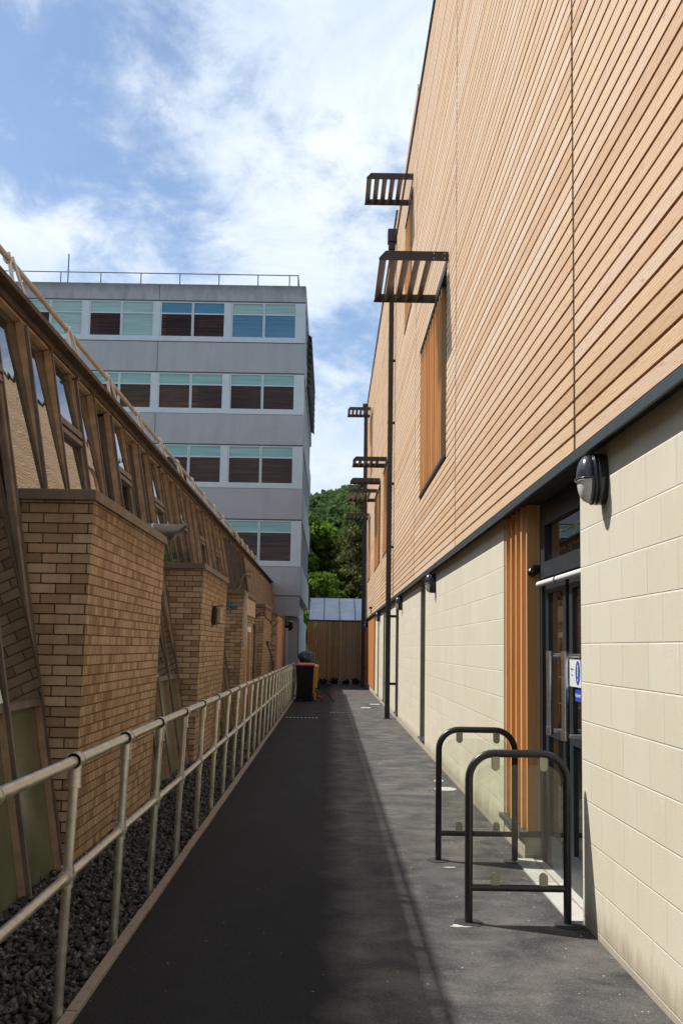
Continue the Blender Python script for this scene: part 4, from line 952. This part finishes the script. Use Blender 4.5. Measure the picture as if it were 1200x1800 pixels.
# ================================================================= END FENCE, SHELTER
YF = 47.2
fe = thing('slatted_timber_fence', 'tall screen fence of vertical brown timber slats closing the end of the path', 'fence', (0.25, YF, 0))
f = MB(); x = -0.98
while x < 1.43: f.box(x, x+0.062, YF, YF+0.022, 0.16, 2.76); x += 0.092
f.build('front_slats', m_fence, fe)
f = MB(); x = -0.98+0.052; i = 0
while x < 1.40:
    f.box(x, x+0.055, YF+0.03, YF+0.05, 0.16, 1.70)
    if i % 5 not in (2, 3) : f.box(x, x+0.055, YF+0.03, YF+0.05, 1.93, 2.76)
    else: f.box(x, x+0.055, YF+0.03, YF+0.05, 1.93, 2.10)
    x += 0.092; i += 1
f.build('rear_slats', m_fence2, fe)
for x in (-1.03, 0.45, 1.44): MB().box(x, x+0.045, YF+0.024, YF+0.12, 0, 2.80).build('post', m_fence, fe)
MB().box(-1.0, 1.46, YF+0.055, YF+0.09, 0.5, 0.6).build('cross_rail', m_fence, fe)
sh = thing('canopy_shelter', 'low pitched shelter roofed in pale translucent sheeting behind the slatted fence', 'shelter', (0.25, 48.6, 0))
f = MB(); f.hexa([(-0.97, 47.35, 2.84), (1.46, 47.35, 2.84), (1.46, 50.0, 3.93), (-0.97, 50.0, 3.93), (-0.97, 47.35, 2.87), (1.46, 47.35, 2.87), (1.46, 50.0, 3.96), (-0.97, 50.0, 3.96)])
f.build('roof_sheet', m_poly, sh)
f = MB()
for x in (-0.985, -0.29, 0.41, 1.12): f.bar((x, 47.33, 2.89), (x, 50.0, 3.985), 0.035, 0.03)
f.build('glazing_bars', m_flash, sh)
MB().box(-1.03, 1.48, 47.25, 47.36, 2.78, 2.85).build('eaves_beam', m_dark, sh)
for x in (-0.98, 1.38): MB().box(x, x+0.08, 49.9, 49.98, 0, 3.88).build('post', m_dark, sh)
# planting at the foot of the fence
m_plant = leafmat('plant_leaf', [(0.3, (0.012, 0.022, 0.010)), (0.7, (0.045, 0.07, 0.025))])
for k_, (x, sz, lab) in enumerate([(-0.72, 0.20, 'low dark plant at the fence foot, nearest the bins'), (-0.28, 0.34, 'bushy dark plant at the fence foot left of the centre post'), (0.22, 0.40, 'spiky dark plant at the fence foot just left of its centre post'), (0.72, 0.28, 'low dark plant at the fence foot right of the centre post'), (1.15, 0.36, 'dark bushy plant at the fence foot, next to the far downpipe')]):
    t = thing('low_plant', lab, 'plant', (x, YF-0.2, 0), 'plants along the foot of the fence')
    f = MB()
    for _ in range(90):
        a = random.uniform(0, 6.28); e = random.uniform(0.5, 1.45); L = sz*random.uniform(0.5, 1.1)
        d = Vector((math.cos(a)*math.cos(e), math.sin(a)*math.cos(e)*0.4, math.sin(e))); s = Vector((x+random.uniform(-.12, .12), YF-0.2+random.uniform(-.06, .06), 0))
        wv = Vector((-math.sin(a), 0.3, 0.2)).normalized()*0.018; tip = s+d*L+Vector((0, 0, -0.25*L*math.cos(e)))
        mdp = s+d*L*0.55
        f.add([s-wv*.4, s+wv*.4, mdp+wv, mdp-wv, tip], [(0, 1, 2, 3), (3, 2, 4)])
    f.build('leaves', m_plant, t, fix=False); MB().tube([(x, YF-0.2, -0.05), (x, YF-0.2, sz*0.4)], 0.012, 6).build('stem', m_bark, t)

# ================================================================= BINS AND HOSES
def wheelie(x0, x1, y0, y1, h, mb_, ml, lab):
    t = thing('wheelie_bin', lab, 'wheelie bin', ((x0+x1)/2, (y0+y1)/2, 0), 'wheelie bins at the end of the railing')
    i = 0.035; f = MB()
    f.hexa([(x0+i, y0+i, 0.06), (x1-i, y0+i, 0.06), (x1-i, y1-i-0.06, 0.06), (x0+i, y1-i-0.06, 0.06), (x0, y0, h-0.07), (x1, y0, h-0.07), (x1, y1, h-0.07), (x0, y1, h-0.07)])
    f.box(x0-0.012, x1+0.012, y0-0.012, y1+0.012, h-0.085, h-0.055); f.box(x0+0.06, x1-0.06, y0+0.015, y0+0.03, 0.12, 0.135)
    f.box(x0+i, x0+i+.05, y0+i, y0+i+.1, 0, 0.06); f.box(x1-i-.05, x1-i, y0+i, y0+i+.1, 0, 0.06)
    f.build('body', mb_, t)
    l = MB(); n = 10; vs = []
    for k_ in range(n+1):
        u = k_/n; yv = y0-0.03+(y1-y0+0.06)*u; zz = h-0.055+0.085*math.sin(math.pi*min(1, u*1.15+0.05))**0.6
        vs += [(x0-0.025, yv, h-0.055), (x0-0.015, yv, zz-0.02), (x0+0.05, yv, zz), (x1-0.05, yv, zz), (x1+0.015, yv, zz-0.02), (x1+0.025, yv, h-0.055)]
    fs_ = []
    for k_ in range(n):
        for j in range(5): fs_.append((k_*6+j, k_*6+j+1, (k_+1)*6+j+1, (k_+1)*6+j))
    fs_ += [(0, 1, 2, 3, 4, 5), tuple(n*6+j for j in range(6))]
    for k_ in range(n): fs_.append((k_*6, k_*6+5, (k_+1)*6+5, (k_+1)*6))
    l.add(vs, fs_).build('lid', ml, t)
    MB().tube([(x0+0.06, y1+0.04, h-0.05), (x1-0.06, y1+0.04, h-0.05)], 0.014, 10).build('handle', mb_, t)
    for sx in (x0+0.0, x1-0.05):
        MB().tube([(sx, y1-0.06, 0.10), (sx+0.05, y1-0.06, 0.10)], 0.10, 20).build('wheel', m_rub, t)
    return t
wheelie(-1.005, -0.475, 31.60, 32.25, 1.12, m_bin, m_red, 'black wheelie bin with a red lid standing at the end of the railing')
wheelie(-0.86, -0.365, 32.45, 33.05, 1.07, m_yel, m_yel, 'yellow wheelie bin mostly hidden behind the black one')
def lump(name, c, r, m, lab, cat, seed):
    random.seed(seed); bm = bmesh.new(); bmesh.ops.create_icosphere(bm, subdivisions=4, radius=1)
    for v in bm.verts:
        a_ = math.atan2(v.co.y, v.co.x); h_ = v.co.z
        k_ = 1+0.07*math.sin(a_*7+h_*3+seed)*(0.4+abs(h_))+0.05*math.sin(a_*13-h_*6)+0.06*math.sin(h_*5+a_*2)
        q_ = 1.0 if h_ < 0.62 else max(0.16, 1-(h_-0.62)*2.3)
        v.co = Vector((v.co.x*r[0]*k_*q_**0.5, v.co.y*r[1]*k_*q_**0.5, max(-0.75, h_)*r[2]*(1+0.04*math.sin(a_*5))))
    return tag(MB().frombm(bm, True, Matrix.Translation(c)).build(name, m), lab, cat)
lump('rubbish_bag', (-0.72, 32.75, 1.30), (0.26, 0.24, 0.22), m_bag, 'full dark blue plastic rubbish sack heaped on the yellow bin', 'rubbish bag', 3)
def hose(pts, r, m, name, lab, cat, group=None):
    P = [Vector(p) for p in pts]; q = []
    for i in range(len(P)-1):
        p0 = P[max(0, i-1)]; p1 = P[i]; p2 = P[i+1]; p3 = P[min(len(P)-1, i+2)]
        for k_ in range(8):
            u = k_/8; q.append(0.5*((2*p1)+(-p0+p2)*u+(2*p0-5*p1+4*p2-p3)*u*u+(-p0+3*p1-3*p2+p3)*u**3))
    q.append(P[-1]); return tag(MB().tube(q, r, 10).build(name, m), lab, cat, group)
hose([(-0.42, 32.3, 0.36), (-0.25, 32.2, 0.36), (-0.05, 32.0, 0.22), (0.08, 31.9, 0.06), (0.14, 31.85, 0.03)], 0.022, m_rub, 'hose', 'thick black hose arching from the bins to the ground', 'hose', 'hoses beside the bins')
hose([(-0.44, 32.2, 0.33), (-0.36, 32.1, 0.22), (-0.26, 32.0, 0.10), (-0.20, 31.9, 0.03)], 0.02, m_rub, 'hose', 'short black hose with a red middle lying close to the yellow bin', 'hose', 'hoses beside the bins')
hose([(-1.12, 30.6, 1.12), (-1.08, 31.0, 1.05), (-1.03, 31.4, 0.85), (-1.0, 31.5, 0.5), (-1.03, 31.3, 0.2)], 0.016, m_alu, 'hose', 'thin beige hose draped from the rail end down past the black bin', 'hose', 'hoses beside the bins')
tag(MB().tube([(-0.34, 31.9, 0.14), (-0.22, 31.85, 0.10)], 0.035, 10).build('hose_coupling', m_red), 'red coupling on the short hose beside the bins', 'coupling')

# ================================================================= TREES AND HILL
def leaves(mb_pts, size, name, m, parent=None, flat=0.0, droop=False):
    """mb_pts: (n,3) leaf centres -> one mesh of small bent quads"""
    P = np.asarray(mb_pts); n = len(P)
    u = rng.normal(size=(n, 3)); u[:, 2] *= (1-flat) if not droop else 0.5; u /= np.linalg.norm(u, axis=1)[:, None]
    w_ = rng.normal(size=(n, 3)); w_ -= (w_*u).sum(1)[:, None]*u; w_ /= np.linalg.norm(w_, axis=1)[:, None]
    s = size*rng.uniform(0.55, 1.35, n)[:, None]
    if droop: w_ = w_*0.35; w_[:, 2] -= 0.6
    V = np.stack([P-u*s*0.5, P-w_*s*0.5, P+u*s*0.5, P+w_*s*0.55], 1).reshape(-1, 3)
    me = bpy.data.meshes.new(name); me.vertices.add(n*4); me.vertices.foreach_set('co', V.reshape(-1)); me.loops.add(n*4); me.polygons.add(n)
    me.loops.foreach_set('vertex_index', np.arange(n*4, dtype=np.int32)); me.polygons.foreach_set('loop_start', np.arange(n, dtype=np.int32)*4); me.update(calc_edges=True)
    return link(name, me, m, parent)
m_leafA = leafmat('leaf_bright', [(0.30, (0.035, 0.075, 0.012)), (0.5, (0.085, 0.155, 0.022)), (0.72, (0.18, 0.27, 0.038))])
m_leafB = leafmat('leaf_conifer', [(0.30, (0.045, 0.062, 0.022)), (0.5, (0.11, 0.13, 0.042)), (0.72, (0.21, 0.21, 0.075))])
m_leafC = leafmat('leaf_far', [(0.30, (0.028, 0.055, 0.020)), (0.5, (0.055, 0.105, 0.032)), (0.72, (0.11, 0.17, 0.055))])
def broadleaf(x, y, h, r, lab, n=22, per=420, m=None, zb=0.3, size=0.34):
    x, y, h, r, size = x*1.42, y*1.42, 1.62+(h-1.62)*1.42, r*1.42, size*1.25
    t = thing('broadleaf_tree', lab, 'tree', (x, y, 0), 'broadleaf trees behind the shelter')
    tr = MB(); tr.tube([(x, y, -0.2), (x+0.1, y, h*0.3), (x-0.1, y+0.1, h*0.6), (x, y, h*0.85)], [0.28, 0.22, 0.14, 0.05], 10)
    pts = []
    for i in range(n):
        a = random.uniform(0, 6.28); q = random.uniform(0, 1)**0.5; zz = h*random.uniform(zb, 0.93); rr2 = r*(1-abs(zz/h-0.55)*0.95)
        c2 = Vector((x+math.cos(a)*q*rr2, y+math.sin(a)*q*rr2, zz)); s = r*random.uniform(0.28, 0.48)
        tr.tube([(x, y, max(0.5, zz-1.4)), ((x+c2.x)/2, (y+c2.y)/2, zz-0.6), c2], [0.07, 0.05, 0.02], 5)
        d = rng.normal(size=(per, 3)); d /= np.linalg.norm(d, axis=1)[:, None]; rad = rng.uniform(0.62, 1.08, per)[:, None]
        pts.append(np.array(c2)+d*rad*np.array([s, s, s*0.72]))
    tr.build('trunk', m_bark, t); leaves(np.concatenate(pts), size, 'crown', m or m_leafA, t, 0.3)
    return t
random.seed(21)
broadleaf(-1.9, 60, 9.2, 2.6, 'bright green broadleaf tree rising beside the office block', 34, 430)
broadleaf(0.3, 64, 8.6, 2.6, 'bright green broadleaf tree between the office block and the conifer', 30, 420)
broadleaf(-0.7, 56, 5.6, 1.7, 'small lime green tree directly above the shelter roof', 20, 340, size=0.26)
broadleaf(5.0, 62, 9.5, 3.2, 'dark broadleaf tree behind the far end of the timber building', 26, 380)
broadleaf(-5.8, 72, 9.0, 3.4, 'broadleaf tree hidden mostly by the office block', 22, 300)
# conifer with drooping layered branches
def conifer(x, y, h, r, lab, seed):
    x, y, h, r = x*1.5, y*1.5, 1.62+(h-1.62)*1.5, r*1.5
    random.seed(seed); t = thing('conifer_tree', lab, 'tree', (x, y, 0)); tr = MB(); tr.tube([(x, y, -0.2), (x, y, h*0.98)], [0.3, 0.03], 10)
    pts = []; z = h*0.10
    while z < h*0.985:
        rr2 = r*(1-z/h)**0.62+0.12
        nb = 9
        for i in range(nb):
            a = random.uniform(0, 6.28); L = rr2*random.uniform(0.55, 1.1)
            e = Vector((x+math.cos(a)*L, y+math.sin(a)*L, z-L*0.26+random.uniform(-.15, .15)))
            tr.tube([(x, y, z), ((x+e.x)/2, (y+e.y)/2, z+0.04), e], [0.04, 0.03, 0.01], 5)
            for k_ in range(int(8+L*15)):
                u = random.uniform(0.2, 1.05)**0.8; px2 = x+(e.x-x)*u; py2 = y+(e.y-y)*u; pz2 = z+(e.z-z)*u*u
                sd2 = 0.13+0.20*(1-abs(u-0.6)); c2 = (px2+random.gauss(0, sd2), py2+random.gauss(0, sd2), pz2-abs(random.gauss(0, 0.16)))
                pts += [(c2[0]+random.gauss(0, .05), c2[1]+random.gauss(0, .05), c2[2]+random.gauss(0, .06)) for _ in range(3)]
        z += 0.42
    tr.build('trunk', m_bark, t); leaves(pts, 0.24, 'crown', m_leafB, t, 0, True)
conifer(1.75, 54.5, 10.6, 2.75, 'tall drooping dark conifer standing behind the shelter beside the timber building', 5)
conifer(4.3, 58.5, 11.0, 2.6, 'second conifer almost hidden behind the timber building', 9)
# wooded hill
hv, hf = [], []; nx_, ny_ = 60, 24
for j in range(ny_+1):
    for i in range(nx_+1):
        X = -260+520*i/nx_; Yv = 120+260*j/ny_; u = min(1, j/12)
        H_ = 29.5*(u*u*(3-2*u))*(1+0.10*math.sin(X*0.02+1.0)+0.05*math.sin(X*0.11))+1.5*math.sin(X*0.2+Yv*0.1)*u; hv.append((X, Yv, -0.3+H_))
for j in range(ny_):
    for i in range(nx_): hf.append((j*(nx_+1)+i, j*(nx_+1)+i+1, (j+1)*(nx_+1)+i+1, (j+1)*(nx_+1)+i))
ho = MB().add(hv, hf, True).build('hill', m_leafC, fix=False); ho['kind'] = 'structure'
def hillz(X, Yv):
    j = (Yv-120)/260*24; u = max(0, min(1, j/12)); return -0.3+29.5*(u*u*(3-2*u))*(1+0.10*math.sin(X*0.02+1.0)+0.05*math.sin(X*0.11))+1.5*math.sin(X*0.2+Yv*0.1)*u
pts = []
for _ in range(620):
    X = rng.uniform(-60, 60) if rng.random() < 0.5 else rng.uniform(-14, 14); Yv = rng.uniform(140, 262); s = rng.uniform(2.2, 4.4); n_ = 110 if abs(X) > 16 else 330
    d = rng.normal(size=(n_, 3)); d[:, 2] = np.abs(d[:, 2])*1.1-0.25; d /= np.linalg.norm(d, axis=1)[:, None]
    pts.append(np.array((X, Yv, hillz(X, Yv)+s*0.75))+d*rng.uniform(0.75, 1.1, n_)[:, None]*np.array([s, s, s*0.95]))
wo_ = leaves(np.concatenate(pts), 0.95, 'woodland', m_leafC, None, 0.3); wo_['kind'] = 'stuff'; tag(wo_, 'green woodland covering the hill beyond the office block', 'woodland')
